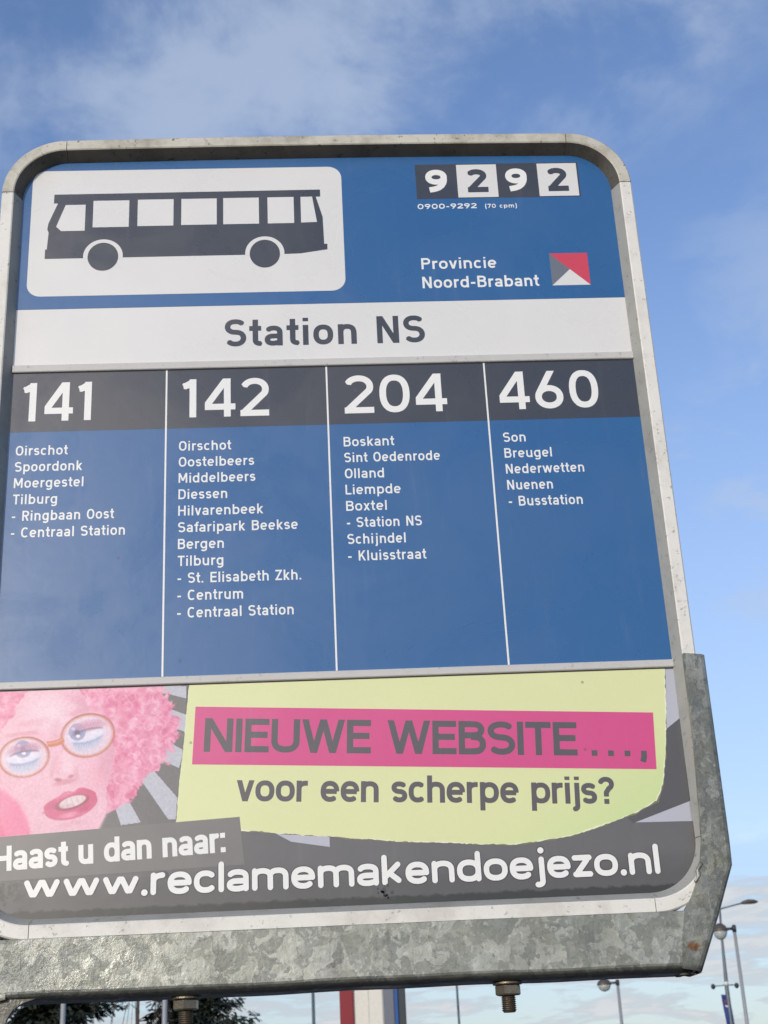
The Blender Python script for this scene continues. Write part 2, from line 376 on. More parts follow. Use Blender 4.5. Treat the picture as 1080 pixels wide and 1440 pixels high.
# ------------------------------------------------------------------ lettering: every glyph is a set of pen strokes of even width, merged to one outline
def E(x0, x1, y0, y1, a0, a1, h, p=2.35, n=None):
    cx_, cy_, rx, ry = (x0 + x1) / 2, (y0 + y1) / 2, (x1 - x0) / 2 - h, (y1 - y0) / 2 - h
    n = n or max(4, int(abs(a1 - a0) / 13)); o = []
    for i in range(n + 1):
        a = R(a0 + (a1 - a0) * i / n); c, s = math.cos(a), math.sin(a)
        o.append((cx_ + rx * math.copysign(abs(c) ** (2 / p), c), cy_ + ry * math.copysign(abs(s) ** (2 / p), s)))
    return o
def glyph(ch, w, X, k):
    """returns advance width and strokes; 'c' entries are straight strokes clipped to a height band"""
    h = w / 2; q = lambda x: x * k
    S = lambda W, *s: (W, list(s))
    if ch == ' ': return S(q(.30))
    if ch in 'oO0':
        W, H = {'o': (q(.60), X), 'O': (q(.70), 1), '0': (q(.66), 1)}[ch]
        return S(W, E(0, W, 0, H, 0, 360, h))
    if ch in 'cC':
        W, H = (q(.54), X) if ch == 'c' else (q(.66), 1)
        return S(W, E(0, W + .04, 0, H, 48, 312, h))
    if ch == 'e':
        W = q(.59); m = X * .50
        return S(W, [(h, m), (W - h, m)], E(0, W, 0, X, 0, 312, h))
    if ch in 'sS':
        W, H = (q(.50), X) if ch == 's' else (q(.64), 1)
        ym = H * .52
        return S(W, E(0, W, ym - h, H, 32, 270, h, 2.2), E(0, W, 0, ym + h, 90, -148, h, 2.2))
    if ch == 'a':
        W = q(.54); yb = X * .60
        top = E(0, W, X - .5, X, 150, 0, h, 2.3) + [(W - h, 0)]
        bowl = [(W - h, yb - h)] + [(W * .5, yb - h)] + E(0, W * .9, 0, yb, 100, 260, h, 2.3) + [(W * .55, h), (W - h, h * 1.5)]
        return S(W, top, bowl)
    if ch in 'bdpq':
        W = q(.60); sx = h if ch in 'bp' else W - h
        y0, y1 = (0, 1) if ch in 'bd' else (-.27, X)
        return S(W, [(sx, y0), (sx, y1)], E(0, W, 0, X, 0, 360, h))
    if ch == 'g':
        W = q(.59)
        return S(W, E(0, W, 0.0, X, 0, 360, h), [(W - h, X), (W - h, 0)] + E(0, W, -.28, .30, 0, -140, h))
    if ch == 'f':
        W = q(.36); x = q(.12) + h
        return S(W, [(x, 0), (x, .8)] + E(x - h, x - h + q(.44), .56, 1, 180, 80, h), [(0, X - h), (W, X - h)])
    if ch == 't':
        W = q(.36); x = q(.10) + h
        return S(W, [(x, .97), (x, .24)] + E(x - h, x - h + q(.46), 0, .44, 180, 275, h), [(0, X - h), (W, X - h)])
    if ch in 'hn':
        W = q(.56)
        return S(W, [(h, 0), (h, 1 if ch == 'h' else X)], E(0, W, X - .62, X, 165, 0, h) + [(W - h, 0)])
    if ch == 'm':
        W = q(.90); m = W / 2
        return S(W, [(h, 0), (h, X)], E(0, m + h, X - .56, X, 165, 0, h) + [(m, 0)], E(m - h, W, X - .56, X, 165, 0, h) + [(W - h, 0)])
    if ch == 'u':
        W = q(.56)
        return S(W, [(W - h, X), (W - h, 0)], [(h, X)] + E(0, W, 0, .62, 180, 345, h))
    if ch == 'U':
        W = q(.66)
        return S(W, [(h, 1)] + E(0, W, 0, .7, 180, 360, h) + [(W - h, 1)])
    if ch == 'r':
        W = q(.38)
        return S(W, [(h, 0), (h, X)], E(0, q(.62), X - .62, X, 165, 82, h))
    if ch in 'il':
        if ch == 'l': return S(w, [(h, 0), (h, 1)])
        return S(w, [(h, 0), (h, X)], [(h, .87), (h, 1.0)])
    if ch == 'I': return S(w, [(h, 0), (h, 1)])
    if ch == 'j':
        x = q(.08) + h
        return S(x + h, [(x, X), (x, -.06)] + E(x + h - q(.36), x + h, -.28, .14, 0, -95, h), [(x, .87), (x, 1.0)])
    if ch == 'k':
        W = q(.54)
        return S(W, [(h, 0), (h, 1)], ('c', (h, X * .34), (W - h * 1.3, X), 0, X), ('c', (q(.20), X * .52), (W - h * 1.1, 0), 0, X))
    if ch in 'vV':
        W, H = (q(.56), X) if ch == 'v' else (q(.7), 1)
        return S(W, ('c', (h * 1.05, H), (W / 2, 0), 0, H), ('c', (W - h * 1.05, H), (W / 2, 0), 0, H))
    if ch in 'wW':
        W, H = (q(.92), X) if ch == 'w' else (q(1.0), 1)
        a, b_ = W * .28, W * .72
        return S(W, ('c', (h, H), (a, 0), 0, H), ('c', (W / 2, H), (a, 0), 0, H), ('c', (W / 2, H), (b_, 0), 0, H), ('c', (W - h, H), (b_, 0), 0, H))
    if ch == 'x':
        W = q(.54)
        return S(W, ('c', (h * 1.2, X), (W - h * 1.2, 0), 0, X), ('c', (W - h * 1.2, X), (h * 1.2, 0), 0, X))
    if ch in 'zZ':
        W, H = (q(.50), X) if ch == 'z' else (q(.60), 1)
        return S(W, [(0, H - h), (W, H - h)], [(0, h), (W, h)], ('c', (W - h * 1.2, H - h), (h * 1.2, h), 0, H))
    if ch == 'N':
        W = q(.66)
        return S(W, [(h, 0), (h, 1)], [(W - h, 0), (W - h, 1)], ('c', (h * 1.1, 1), (W - h * 1.1, 0), 0, 1))
    if ch == 'M':
        W = q(.80)
        return S(W, [(h, 0), (h, 1)], [(W - h, 0), (W - h, 1)], ('c', (h * 1.1, 1), (W / 2, .22), .1, 1), ('c', (W - h * 1.1, 1), (W / 2, .22), .1, 1))
    if ch == 'T': 
        W = q(.60); return S(W, [(0, 1 - h), (W, 1 - h)], [(W / 2, 0), (W / 2, 1)])
    if ch == 'H':
        W = q(.66); return S(W, [(h, 0), (h, 1)], [(W - h, 0), (W - h, 1)], [(h, .51), (W - h, .51)])
    if ch == 'L':
        W = q(.52); return S(W, [(h, 1), (h, h), (W, h)])
    if ch == 'E':
        W = q(.56); return S(W, [(h, 0), (h, 1)], [(h, 1 - h), (W, 1 - h)], [(h, .52), (W * .94, .52)], [(h, h), (W, h)])
    if ch == 'K':
        W = q(.64); return S(W, [(h, 0), (h, 1)], ('c', (h, .34), (W - h * 1.3, 1), 0, 1), ('c', (q(.26), .58), (W - h * 1.1, 0), 0, 1))
    if ch in 'PR':
        W = q(.62); b_ = [(h, 1 - h), (W * .45, 1 - h)] + E(W * .1, W, .42, 1, 70, -70, h, 2.3) + [(W * .45, .42 + h), (h, .42 + h)]
        s = [[(h, 0), (h, 1)], b_]
        if ch == 'R': s.append(('c', (W * .48, .5), (W - h * 1.2, 0), 0, .6))
        return W, s
    if ch == 'B':
        W = q(.64)
        return S(W, [(h, 0), (h, 1)], [(h, 1 - h), (W * .45, 1 - h)] + E(W * .1, W * .95, .48, 1, 70, -70, h) + [(W * .45, .48 + h), (h, .48 + h)],
                 [(W * .45, .62 - h)] + E(W * .1, W, 0, .62, 70, -70, h) + [(W * .45, h), (h, h)])
    if ch == 'D':
        W = q(.67)
        return S(W, [(h, 0), (h, 1)], [(h, 1 - h), (W * .4, 1 - h)] + E(-W * .1, W, 0, 1, 70, -70, h, 2.6) + [(W * .4, h), (h, h)])
    if ch == '1':
        x = q(.14) + h
        return S(x + h + q(.02), [(x, 0), (x, 1)], ('c', (0 + h * .2, .80), (x, .93), .6, 1), ('c', (0, .82), (x, .86), .7, 1))
    if ch == '2':
        W = q(.64)
        arc = E(0, W, 1 - .60 * 1.0, 1, 158, -28, h, 2.1)
        return S(W, arc + [(h * 1.1, h * 1.3)], [(0, h), (W, h)])
    if ch == '4':
        W = q(.68); x = q(.50)
        return S(W, [(x, 0), (x, 1)], [(0, .26), (W, .26)], ('c', (x - h * .1, 1), (h * .3, .27), .26 - h, 1, 0.0))
    if ch in '69':
        W = q(.64); yb = .62
        s = [E(0, W, 0, yb, 0, 360, h, 2.1), ('c', (h * 1.35, .42), (W * .62, 1.0), 0.3, 1)]
        if ch == '9':
            s = [[(W - x, 1 - y) for x, y in s[0]], ('c', (W - h * 1.35, .58), (W * .38, 0), 0, .7)]
        return W, s
    if ch == '7':
        W = q(.58); return S(W, [(0, 1 - h), (W, 1 - h)], ('c', (W - h * 1.2, 1 - h), (q(.18), 0), 0, 1))
    if ch == '-': return S(q(.32), [(0, .38), (q(.32), .38)])
    if ch == '.': return S(w * 1.05, [(h, 0), (h, w * 1.0)])
    if ch == ',': return S(w * 1.05, [(h, w), (h, -.02), (h * .5, -.16)])
    if ch == ':': return S(w * 1.05, [(h, 0), (h, w * 1.0)], [(h, X - w), (h, X)])
    if ch == '?':
        W = q(.52); return S(W, E(0, W, .46, 1, 165, -60, h, 2.1) + [(W / 2, .42), (W / 2, .27)], [(W / 2, 0), (W / 2, w)])
    if ch in '()':
        W = q(.26); pts = [(W - h, 1.05), (h * 1.1, .78), (h, .4), (h * 1.1, .02), (W - h, -.25)]
        return S(W, pts if ch == '(' else [(W - x, y) for x, y in pts])
    raise ValueError(ch)

def clip_y(poly, y, keep_above):
    o = []
    for i in range(len(poly)):
        a, b = poly[i], poly[(i + 1) % len(poly)]
        ia, ib = ((a[1] >= y) == keep_above), ((b[1] >= y) == keep_above)
        if ia: o.append(a)
        if ia != ib:
            t_ = (y - a[1]) / (b[1] - a[1]); o.append((a[0] + (b[0] - a[0]) * t_, y))
    return o
def stroke_polys(st, h, rnd_cap):
    polys = []
    if st[0] == 'c':
        _, a, b, y0, y1 = st[:5]
        if rnd_cap:
            if a[1] >= y1 - 1e-6: a = (a[0], y1 - h)
            if b[1] <= y0 + 1e-6: b = (b[0], y0 + h)
            return stroke_polys([a, b], h, True)
        d = Vector((b[0] - a[0], b[1] - a[1])); d.normalize(); n = Vector((-d.y, d.x)) * h
        ext = 2.2 * h
        if abs(d.y) < .35: ext = 0
        A = Vector(a) - d * ext if (a[1] <= y0 + .02 or a[1] >= y1 - .02) else Vector(a)
        B = Vector(b) + d * ext if (b[1] <= y0 + .02 or b[1] >= y1 - .02) else Vector(b)
        p = [tuple(A + n), tuple(A - n), tuple(B - n), tuple(B + n)]
        p = clip_y(clip_y(p, y0, True), y1, False)
        if len(st) > 5:
            p = [(y, x) for x, y in clip_y([(y, x) for x, y in p], st[5], True)]
        return [p] if len(p) > 2 else []
    pts = list(st)
    if rnd_cap and len(pts) == 2 and math.dist(pts[0], pts[1]) <= 2.3 * h:
        mx, my = (pts[0][0] + pts[1][0]) / 2, (pts[0][1] + pts[1][1]) / 2
        return [[(mx + h * 1.15 * math.cos(R(18 * j)), my + h * 1.15 * math.sin(R(18 * j))) for j in range(20)]]
    closed = (abs(pts[0][0] - pts[-1][0]) + abs(pts[0][1] - pts[-1][1])) < 1e-4
    if rnd_cap and not closed and len(pts) == 2:      # pull the ends in so the round cap keeps the height
        a, b = Vector(pts[0]), Vector(pts[1]); d = (b - a)
        if d.length > 2.2 * h: d.normalize(); a = a + d * h; b = b - d * h; pts = [tuple(a), tuple(b)]
    if rnd_cap and not closed and len(pts) > 2:
        for e, f in ((0, 1), (-1, -2)):
            a, b = Vector(pts[e]), Vector(pts[f]); d = b - a
            if d.length > 1.05 * h: pts[e] = tuple(a + d.normalized() * h)
    for i in range(len(pts) - 1):
        a, b = Vector(pts[i]), Vector(pts[i + 1]); d = b - a
        if d.length < 1e-6: continue
        d.normalize(); n = Vector((-d.y, d.x)) * h
        polys.append([tuple(a + n), tuple(a - n), tuple(b - n), tuple(b + n)])
        inner = (i > 0) or closed
        if inner or rnd_cap:
            polys.append([(a.x + h * math.cos(R(22.5 * j)), a.y + h * math.sin(R(22.5 * j))) for j in range(16)])
    if rnd_cap and not closed:
        a = pts[-1]; polys.append([(a[0] + h * math.cos(R(22.5 * j)), a[1] + h * math.sin(R(22.5 * j))) for j in range(16)])
    return polys
def union(polys):
    vv, ff = [], []
    for jj, p in enumerate(polys):
        p = [(x + .00013 * (jj % 7), y + .00017 * (jj % 5)) for x, y in p]
        if len(p) < 3: continue
        area = sum(p[i][0] * p[(i + 1) % len(p)][1] - p[(i + 1) % len(p)][0] * p[i][1] for i in range(len(p)))
        if abs(area) < 1e-7: continue
        if area < 0: p = p[::-1]
        ff.append(list(range(len(vv), len(vv) + len(p)))); vv += [Vector((x, y)) for x, y in p]
    if not ff: return [], []
    r = delaunay_2d_cdt(vv, [], ff, 1, 1e-5)
    return [tuple(v) for v in r[0]], [f for f, of in zip(r[2], r[5]) if of]
_cache = {}
BEAR = {}
for _c in 'oOcCeDpbsSQ0689g?': BEAR[_c] = (.8, .8)
for _c in 'hnmuiljIHNMUEBRPK1dqk': BEAR[_c] = (1.25, 1.25)
for _c in 'vwWVxyTzZt4fr7L2': BEAR[_c] = (.6, .6)
for _c, _v in {'b': (1.25, .8), 'p': (1.25, .8), 'd': (.8, 1.25), 'g': (.8, 1.25), 'a': (.8, 1.2), 'D': (1.25, .8), 'r': (1.25, .3), 'k': (1.25, .6), 'K': (1.25, .6), 'L': (1.25, .5), 'E': (1.25, .8), 'B': (1.25, .8), 'P': (1.25, .7),
               'R': (1.25, .8), '1': (.7, 1.25), 't': (.5, .6), 'f': (.5, .3), 'c': (.8, .7), 'e': (.8, .8)}.items(): BEAR[_c] = _v
def bear(a, b): return (BEAR.get(a, (1, 1))[1] + BEAR.get(b, (1, 1))[0]) / 2
def lettering(name, s, u, v, cap, length, w, mat, parent, d=-.5, X=.735, gap=.13, rounded=False, ang=0.0, grow=0.0, thick=.12):
    """one line of text; the pen widths stay true while the letter widths are fitted to the measured length"""
    def total(k):
        t_ = 0
        for i, c in enumerate(s):
            t_ += glyph(c, w, X, k)[0] + (gap * bear(c, s[i + 1]) * (.55 + .45 * k) if i < len(s) - 1 else 0)
        return t_
    lo, hi = .2, 3.0
    for _ in range(30):
        m_ = (lo + hi) / 2
        if total(m_) * cap < length: lo = m_
        else: hi = m_
    k = lo; x = 0; vv, fs = [], []
    ca, sa = math.cos(R(ang)), math.sin(R(ang))
    for ci, c in enumerate(s):
        W, st = glyph(c, w, X, k)
        key = (c, w, X, round(k, 4), rounded, grow)
        if key not in _cache:
            polys = []
            for q_ in st: polys += stroke_polys(q_, w / 2 + grow, rounded or grow > 0)
            _cache[key] = union(polys) if polys else ([], [])
        gv, gf = _cache[key]; b0 = len(vv)
        for (gx, gy) in gv:
            px_, py_ = (x + gx) * cap, gy * cap
            vv.append(P(u + px_ * ca - py_ * sa, v + px_ * sa + py_ * ca, d))
        fs += [tuple(b0 + i for i in f) for f in gf]
        x += W + gap * (bear(c, s[ci + 1]) if ci < len(s) - 1 else 1) * (.55 + .45 * k)
    o = mesh(name, vv, fs, mat, parent)
    return o

# --- header: pictogram plate, bus, number tiles, province emblem
plate = prism('pictogram_plate', rrect(-336.5, 51, 927.2, 1110.6, 17), -.4, 0, m_white, header)
bus_pts = [(-308.9, 1075), (23.6, 1076), (23.5, 1065.3), (17.9, 1065.3), (25.7, 1034.8), (26.5, 995), (30.4, 995), (30.2, 986.8), (-3.4, 981.6), (-23.1, 981.2),
           (-270.7, 980.6), (-316.8, 980.6), (-316.8, 994.2), (-314.8, 994.2), (-313.6, 1018.5), (-315.4, 1023.8), (-314.5, 1032), (-303.9, 1061.6), (-308.9, 1061.8)]
prism('bus_silhouette', bus_pts, -.7, -.4, m_dark, header)
for pts in ([(-294.2, 1059.1), (-269.5, 1059.1), (-269.5, 1020.7), (-298.3, 1020.7), (-304.7, 1027.2)], rect(-259.9, -215.4, 1025.3, 1064.6), rect(-204.8, -160.3, 1026, 1065.2),
            rect(-150.6, -106.5, 1026.5, 1065.2), rect(-98.4, -53.9, 1026.5, 1065.4), rect(-43, -10.1, 1026.5, 1065.4), [(-1.4, 1065.3), (13.2, 1065.4), (18.4, 1027.4), (-1.4, 1027)]):
    prism('bus_window', pts, -1.0, -.7, m_white, header)
for u in (-245.9, -47.3):
    a = [(u + 24.2 * math.cos(R(t_)), 983.2 + 24.2 * math.sin(R(t_))) for t_ in range(-8, 189, 7)]
    prism('wheel_arch', a, -1.0, -.7, m_white, header)
    prism('bus_wheel', disc(u, 982.3, 18.7, 48, 20.2), -1.3, -1.0, m_dark, header)
tiles = [146.6, 198.2, 250.3, 302.0, 353.6]
prism('number_board', rect(145.6, 354.9, 1059.0, 1111.4), -.4, 0, m_dark, header)
for i, ch in enumerate('9292'):
    if i % 2: prism('number_tile', rect(tiles[i] + .2, tiles[i + 1] - .6, 1060.3, 1110.2), -.7, -.4, m_white, header)
def digit(ch, u0, v0, W, H, mat, par, d):
    """heavy wide numerals of the travel information number"""
    w = .232; h = w / 2; WW = W / H
    if ch == '9':
        st = [E(0, WW, .35, 1, 0, 360, h * .98, 2.15), [(WW - h, .68), (WW - h - .005, .52), (WW - h - .03, .42), (WW - h - .10, .30), (WW - h - .20, .21), (WW * .40, .15), (.13, .118)]]
    else:
        st = [E(-.02, WW * .95, .42, 1.0, 150, -40, h, 2.1) + [(WW * .36, .28), (h * 1.2, h)], [(0.02, h * .86), (WW, h * .86)]]
    polys = []
    for s_ in st: polys += stroke_polys(s_, h, False)
    gv, gf = union(polys)
    mesh('numeral', [P(u0 + x * H, v0 + y * H, d) for x, y in gv], [tuple(f) for f in gf], mat, par)
digit('9', 158, 1068.3, 27.5, 34.8, m_letter, header, -.8); digit('2', 210.6, 1068.3, 27, 34.8, m_dark, header, -1.0)
digit('9', 260.4, 1068.0, 27.5, 35.2, m_letter, header, -.8); digit('2', 313.6, 1068.0, 27, 35.2, m_dark, header, -1.0)
lettering('lettering', '0900-9292', 145.8, 1043.8, 7.6, 74.8, .20, m_letter, header, gap=.22)
lettering('lettering', '(70 cpm)', 231.4, 1043.9, 6.0, 40.2, .19, m_letter, header, gap=.22)
lettering('lettering', 'Provincie', 145.7, 955.2, 16.0, 93.3, .165, m_letter, header, gap=.15)
lettering('lettering', 'Noord-Brabant', 145.5, 927.9, 16.3, 144.3, .165, m_letter, header, gap=.14)
em = prism('emblem', rect(306.1, 353.8, 928.2, 974.5), -.3, 0, m_white, header)
prism('emblem_red_field', [(306.1, 974.5), (330.0, 951.2), (353.8, 928.2), (353.8, 974.5)], -.6, -.3, m_red, header)
prism('emblem_grey_field', [(306.1, 928.2), (330.0, 951.2), (306.1, 974.5)], -.6, -.3, m_lgrey, header)
# --- name strip
lettering('lettering', 'Station NS', -97.0, 852.1, 37.6, 241.4, .178, m_dark, strip, gap=.145)
# --- routes
tw = dict(w=.150, cap=12.3, gap=.16)
def line(i, s, u, v, n): lettering('lettering', s, u, v, tw['cap'], n, tw['w'], m_letter, routes[i], gap=tw['gap'])
for i, (s, u, n) in enumerate((('141', -332.2, 79.8), ('142', -146, 100.7), ('204', 43.7, 121.8), ('460', 228.4, 119.2))):
    lettering('route_number', s, u, 758.5, 50.4, n, .157, m_letter, routes[i], gap=.19 if i else .2)
T = [[('Oirschot', 59.4), ('Spoordonk', 76.8), ('Moergestel', 78.8), ('Tilburg', 49.8), ('- Ringbaan Oost', 114.6), ('- Centraal Station', 127.5)],
     [('Oirschot', 60.4), ('Oostelbeers', 86.8), ('Middelbeers', 88.0), ('Diessen', 55.6), ('Hilvarenbeek', 96.5), ('Safaripark Beekse', 135.5), ('Bergen', 51.6), ('Tilburg', 51.0), ('- St. Elisabeth Zkh.', 138.0), ('- Centrum', 72.8), ('- Centraal Station', 128.6)],
     [('Boskant', 59.1), ('Sint Oedenrode', 111.6), ('Olland', 45.3), ('Liempde', 63.6), ('Boxtel', 46.6), ('- Station NS', 85.8), ('Schijndel', 66.2), ('- Kluisstraat', 88.5)],
     [('Son', 26.5), ('Breugel', 55.7), ('Nederwetten', 91.8), ('Nuenen', 53.1), ('- Busstation', 86.0)]]
for i, (u0, v0) in enumerate(((-337.8, 714.8), (-150.5, 715.6), (40.9, 715.6), (228.4, 716.0))):
    for j, (s, n) in enumerate(T[i]): line(i, s, u0, v0 - 20.43 * j, n)

# --- advert: rays, photo print, torn yellow paper, pink bar, lettering
def zp(x, y):   # artwork millimetres from a sketch grid laid over the left part of the advert
    return (-339.9 + .2965 * x + .0167 * (y - 95) * (1 - x / 687), 438 - .00728 * x - .2945 * (y - 95))
def zpoly(name, pts, mat, d=-.25): prism(name, [zp(*p) for p in pts], d, -.02, mat, advert)
zpoly('ray', [(-60, 95), (700, 95), (700, 640), (-60, 640)], m_addark, -.15)
RAYS = ([(540, 90), (683, 92), (682, 143), (540, 105)], [(540, 150), (681, 205), (676, 268), (540, 215)], [(540, 260), (668, 335), (650, 398), (540, 350)],
        [(470, 370), (548, 395), (644, 505), (640, 582), (612, 582), (490, 410)], [(380, 400), (420, 430), (512, 591), (440, 600), (395, 470)])
prism('ray', [(370, 433.5), (398, 433.5), (398, 380.6), (372, 362)], -.25, -.02, m_adsilver, advert)
prism('ray', [(330, 267.5), (397, 267.5), (397, 386), (370, 361), (300, 300)], -.15, -.02, m_addark, advert)
prism('ray', [(333, 267.6), (399, 266.6), (399, 289.5)], -.3, -.02, m_adsilver, advert)
prism('ray', [(-60, 279), (10, 270), (10, 255), (-30, 262)], -.25, -.02, m_adsilver, advert)

def portrait():
    st = .6
    us = np.arange(-357.0, -140.0 + st, st); vsn = np.arange(276.0, 434.3, st)[::-1]
    U, V = np.meshgrid(us, vsn)
    Y = (438 - V) / .2945 + 95
    Xc = (U + 339.9) / .2965
    for _ in range(3):
        Y = (438 - .00728 * Xc - V) / .2945 + 95
        Xc = (U + 339.9 - .0167 * (Y - 95) * (1 - Xc / 687)) / .2965
    X, Yy = Xc, Y
    rs = np.random.RandomState(3)
    def vnoise(sx, seed):
        r = np.random.RandomState(seed); G = r.rand(80, 80)
        gx = (X + 100) / sx + seed * .3; gy = Yy / sx; ix = np.floor(gx).astype(int) % 79; iy = np.floor(gy).astype(int) % 79
        fx = gx - np.floor(gx); fy = gy - np.floor(gy); fx = fx * fx * (3 - 2 * fx); fy = fy * fy * (3 - 2 * fy)
        return (G[iy, ix] * (1 - fx) + G[iy, ix + 1] * fx) * (1 - fy) + (G[iy + 1, ix] * (1 - fx) + G[iy + 1, ix + 1] * fx) * fy
    sm = lambda x, a, b: np.clip((x - a) / (b - a), 0, 1) ** 2 * (3 - 2 * np.clip((x - a) / (b - a), 0, 1))
    def rotxy(cx_, cy_, a):
        c, s = math.cos(R(a)), math.sin(R(a)); dx, dy = X - cx_, Yy - cy_
        return dx * c + dy * s, -dx * s + dy * c
    def ell(cx_, cy_, rx, ry, a=0):
        x, y = rotxy(cx_, cy_, a); return np.sqrt((x / rx) ** 2 + (y / ry) ** 2)
    img = np.zeros(X.shape + (3,))
    def put(mask, col):
        nonlocal img
        m_ = np.clip(mask, 0, 1)[..., None]; img = img * (1 - m_) + np.array(col, float) * m_
    # curls of the wig
    img[:] = (228, 140, 168)
    n = .6 * vnoise(26, 1) + .4 * vnoise(12, 2)
    put(sm(n, .45, .75) * .8, (240, 178, 196)); put(sm(n, .45, .2) * .75, (214, 100, 138))
    for _ in range(900):
        cx_, cy_ = rs.uniform(-60, 680), rs.uniform(90, 560); r = rs.uniform(7, 22); d = ell(cx_, cy_, r, r * rs.uniform(.6, 1), rs.uniform(0, 180))
        col = [(244, 192, 208), (214, 112, 148), (234, 158, 184), (248, 214, 222)][rs.randint(4)]
        ang_ = np.arctan2(Yy - cy_, X - cx_); arc = sm(np.cos(ang_ - rs.uniform(0, 6.28)), -.3, .4)
        put(np.exp(-((d - 1) / .22) ** 2) * arc * .42, col)
    # face
    fx = X + 12 * np.sin(Yy / 60)
    face = sm(fx, 402, 384) * sm(Yy, 60, 130) * sm(fx + (Yy - 110) * .55, 60, 100)
    jaw = sm(X - (395 - .0 * Yy), 0, 12); brow = sm(ell(190, 330, 232, 262, 6), 1.03, .93)
    brow = brow * sm(X - (300 + .62 * (Yy - 130)), 14, -14) * sm(X + (Yy - 110) * .62, 70, 120)
    face = np.maximum(brow, sm(X, 60, 110) * sm(X, 396 , 378) * sm(Yy, 400, 440))
    face = sm(face + .5 * (vnoise(22, 31) - .5) + .35 * (vnoise(9, 32) - .5), .38, .66)
    put(face, (234, 190, 200))
    put(face * sm(ell(175, 190, 120, 90), 1.1, .2) * .75, (240, 218, 222))
    put(face * sm(ell(60, 450, 110, 60), 1.1, .1) * .55, (232, 178, 190)); put(face * sm(ell(350, 420, 60, 90), 1.1, .1) * .55, (238, 170, 186))
    put(face * sm(ell(330, 180, 90, 50, -15), 1.1, .2) * .5, (232, 176, 190))
    put(face * sm(ell(190, 610, 190, 40), 1.1, .2) * .45, (224, 184, 190))
    # strong pink lock at the lower left
    put(sm(ell(10, 600, 95, 150, -25), 1.05, .85), (228, 110, 150)); put(sm(ell(45, 560, 60, 120, -25), 1.05, .7) * .4, (240, 160, 184))
    put(face * sm(ell(395, 330, 50, 170, 4), 1.1, .3) * .5, (214, 140, 162)); put(face * sm(ell(300, 150, 110, 30, 25), 1.1, .2) * .5, (216, 146, 166))
    put(face * sm(ell(200, 250, 26, 60, 10), 1.1, .2) * .4, (216, 160, 174)); put(face * sm(ell(120, 225, 80, 18, -8), 1.1, .3) * .35, (214, 150, 166)); put(face * sm(ell(300, 182, 80, 16, -18), 1.1, .3) * .4, (210, 142, 160))
    # brows under the glasses
    put(sm(np.abs(Yy - (268 - (X - 60) * .10 + (X - 80) ** 2 * .0009)), 10, 3) * sm(np.abs(X - 80), 75, 50) * .35, (205, 120, 130))
    # nose
    put(face * np.exp(-((X - 205 - (Yy - 300) * .05) / 9) ** 2) * sm(Yy, 330, 360) * sm(Yy, 425, 400) * .35, (222, 150, 160))
    put(face * np.exp(-((X - 248 + (Yy - 350) * .04) / 26) ** 2) * sm(Yy, 310, 350) * sm(Yy, 420, 400) * .6, (244, 222, 226))
    put(sm(ell(212, 436, 16, 8, 10), 1.3, .4) * .8, (168, 96, 110)); put(sm(ell(258, 424, 14, 7, -20), 1.3, .4) * .7, (184, 100, 116))
    put(sm(ell(235, 444, 46, 10, -12), 1.4, .4) * .7, (204, 132, 146)); put(face * sm(np.abs(X - (196 - (Yy - 360) * .12)), 12, 2) * sm(Yy, 350, 380) * sm(Yy, 440, 420) * .35, (206, 140, 152)); put(face * sm(np.abs(X - (276 + (Yy - 400) * .1)), 14, 3) * sm(Yy, 380, 410) * sm(Yy, 450, 430) * .35, (206, 136, 150))
    # mouth
    lipx, lipy = rotxy(256, 520, -15)
    up = -36 - 14 * np.exp(-((lipx - 52) / 34) ** 2) - 8 * np.exp(-((lipx + 8) / 22) ** 2) + 6 * np.exp(-((lipx - 24) / 12) ** 2)
    taper_ = np.sqrt(np.clip(1 - (lipx / 101) ** 2, 0, 1)); dn = 52 * taper_ ** 1.0 + 4; upc = up * taper_ ** .8
    lips = sm(lipy - upc, -3, 4) * sm(dn - lipy, -3, 4) * sm(101 - np.abs(lipx), 0, 6)
    put(lips, (206, 84, 122))
    put(lips * sm(ell(240, 486, 70, 12, -20), 1.2, .3) * .6, (232, 140, 164)); put(lips * sm(ell(262, 560, 60, 12, -10), 1.2, .3) * .8, (240, 160, 180))
    put(lips * sm(ell(300, 545, 40, 14, -35), 1.2, .3) * .5, (190, 62, 104)); put(lips * sm(ell(190, 530, 30, 14, -15), 1.2, .2) * .5, (184, 66, 104))
    put(sm(ell(262, 518, 66, 24, -17), 1.08, .86) * .85, (140, 60, 78))
    put(sm(ell(264, 514, 52, 19, -17), 1.1, .84), (226, 214, 208)); put(sm(ell(246, 530, 30, 9, -12), 1.1, .6) * .6, (208, 182, 180))
    tx, ty = rotxy(264, 515, -17)
    put(np.exp(-(((tx + 200) % 19 - 9.5) / 1.5) ** 2) * sm(ell(264, 514, 50, 18, -17), 1.0, .8) * .45, (180, 146, 148))
    put(sm(ell(262, 592, 70, 12, -10), 1.2, .2) * .35, (214, 150, 166))
    put(sm(ell(165, 552, 16, 8, -12), 1.2, .4) * .5, (196, 100, 124))
    # glasses and eyes
    for (cx_, cy_, rx, ry, a, ix, iy) in ((88, 352, 88, 70, -10, 84, 322), (318, 275, 94, 76, -14, 280, 262)):
        put(sm(ell(cx_, cy_, rx, ry, a), 1.02, .96) * .85, (226, 214, 222))
        put(sm(ell(cx_ - 4, cy_ - 2, rx * .74, ry * .5, a), 1.1, .75), (228, 232, 242))
        put(sm(ell(cx_, cy_ - ry * .36, rx * .80, ry * .2, a), 1.15, .6) * .6, (190, 130, 150))
        put(sm(ell(ix, iy, 31, 33), 1.06, .88), (146, 156, 188)); put(sm(ell(ix, iy, 22, 24), 1.1, .6) * .6, (104, 116, 158))
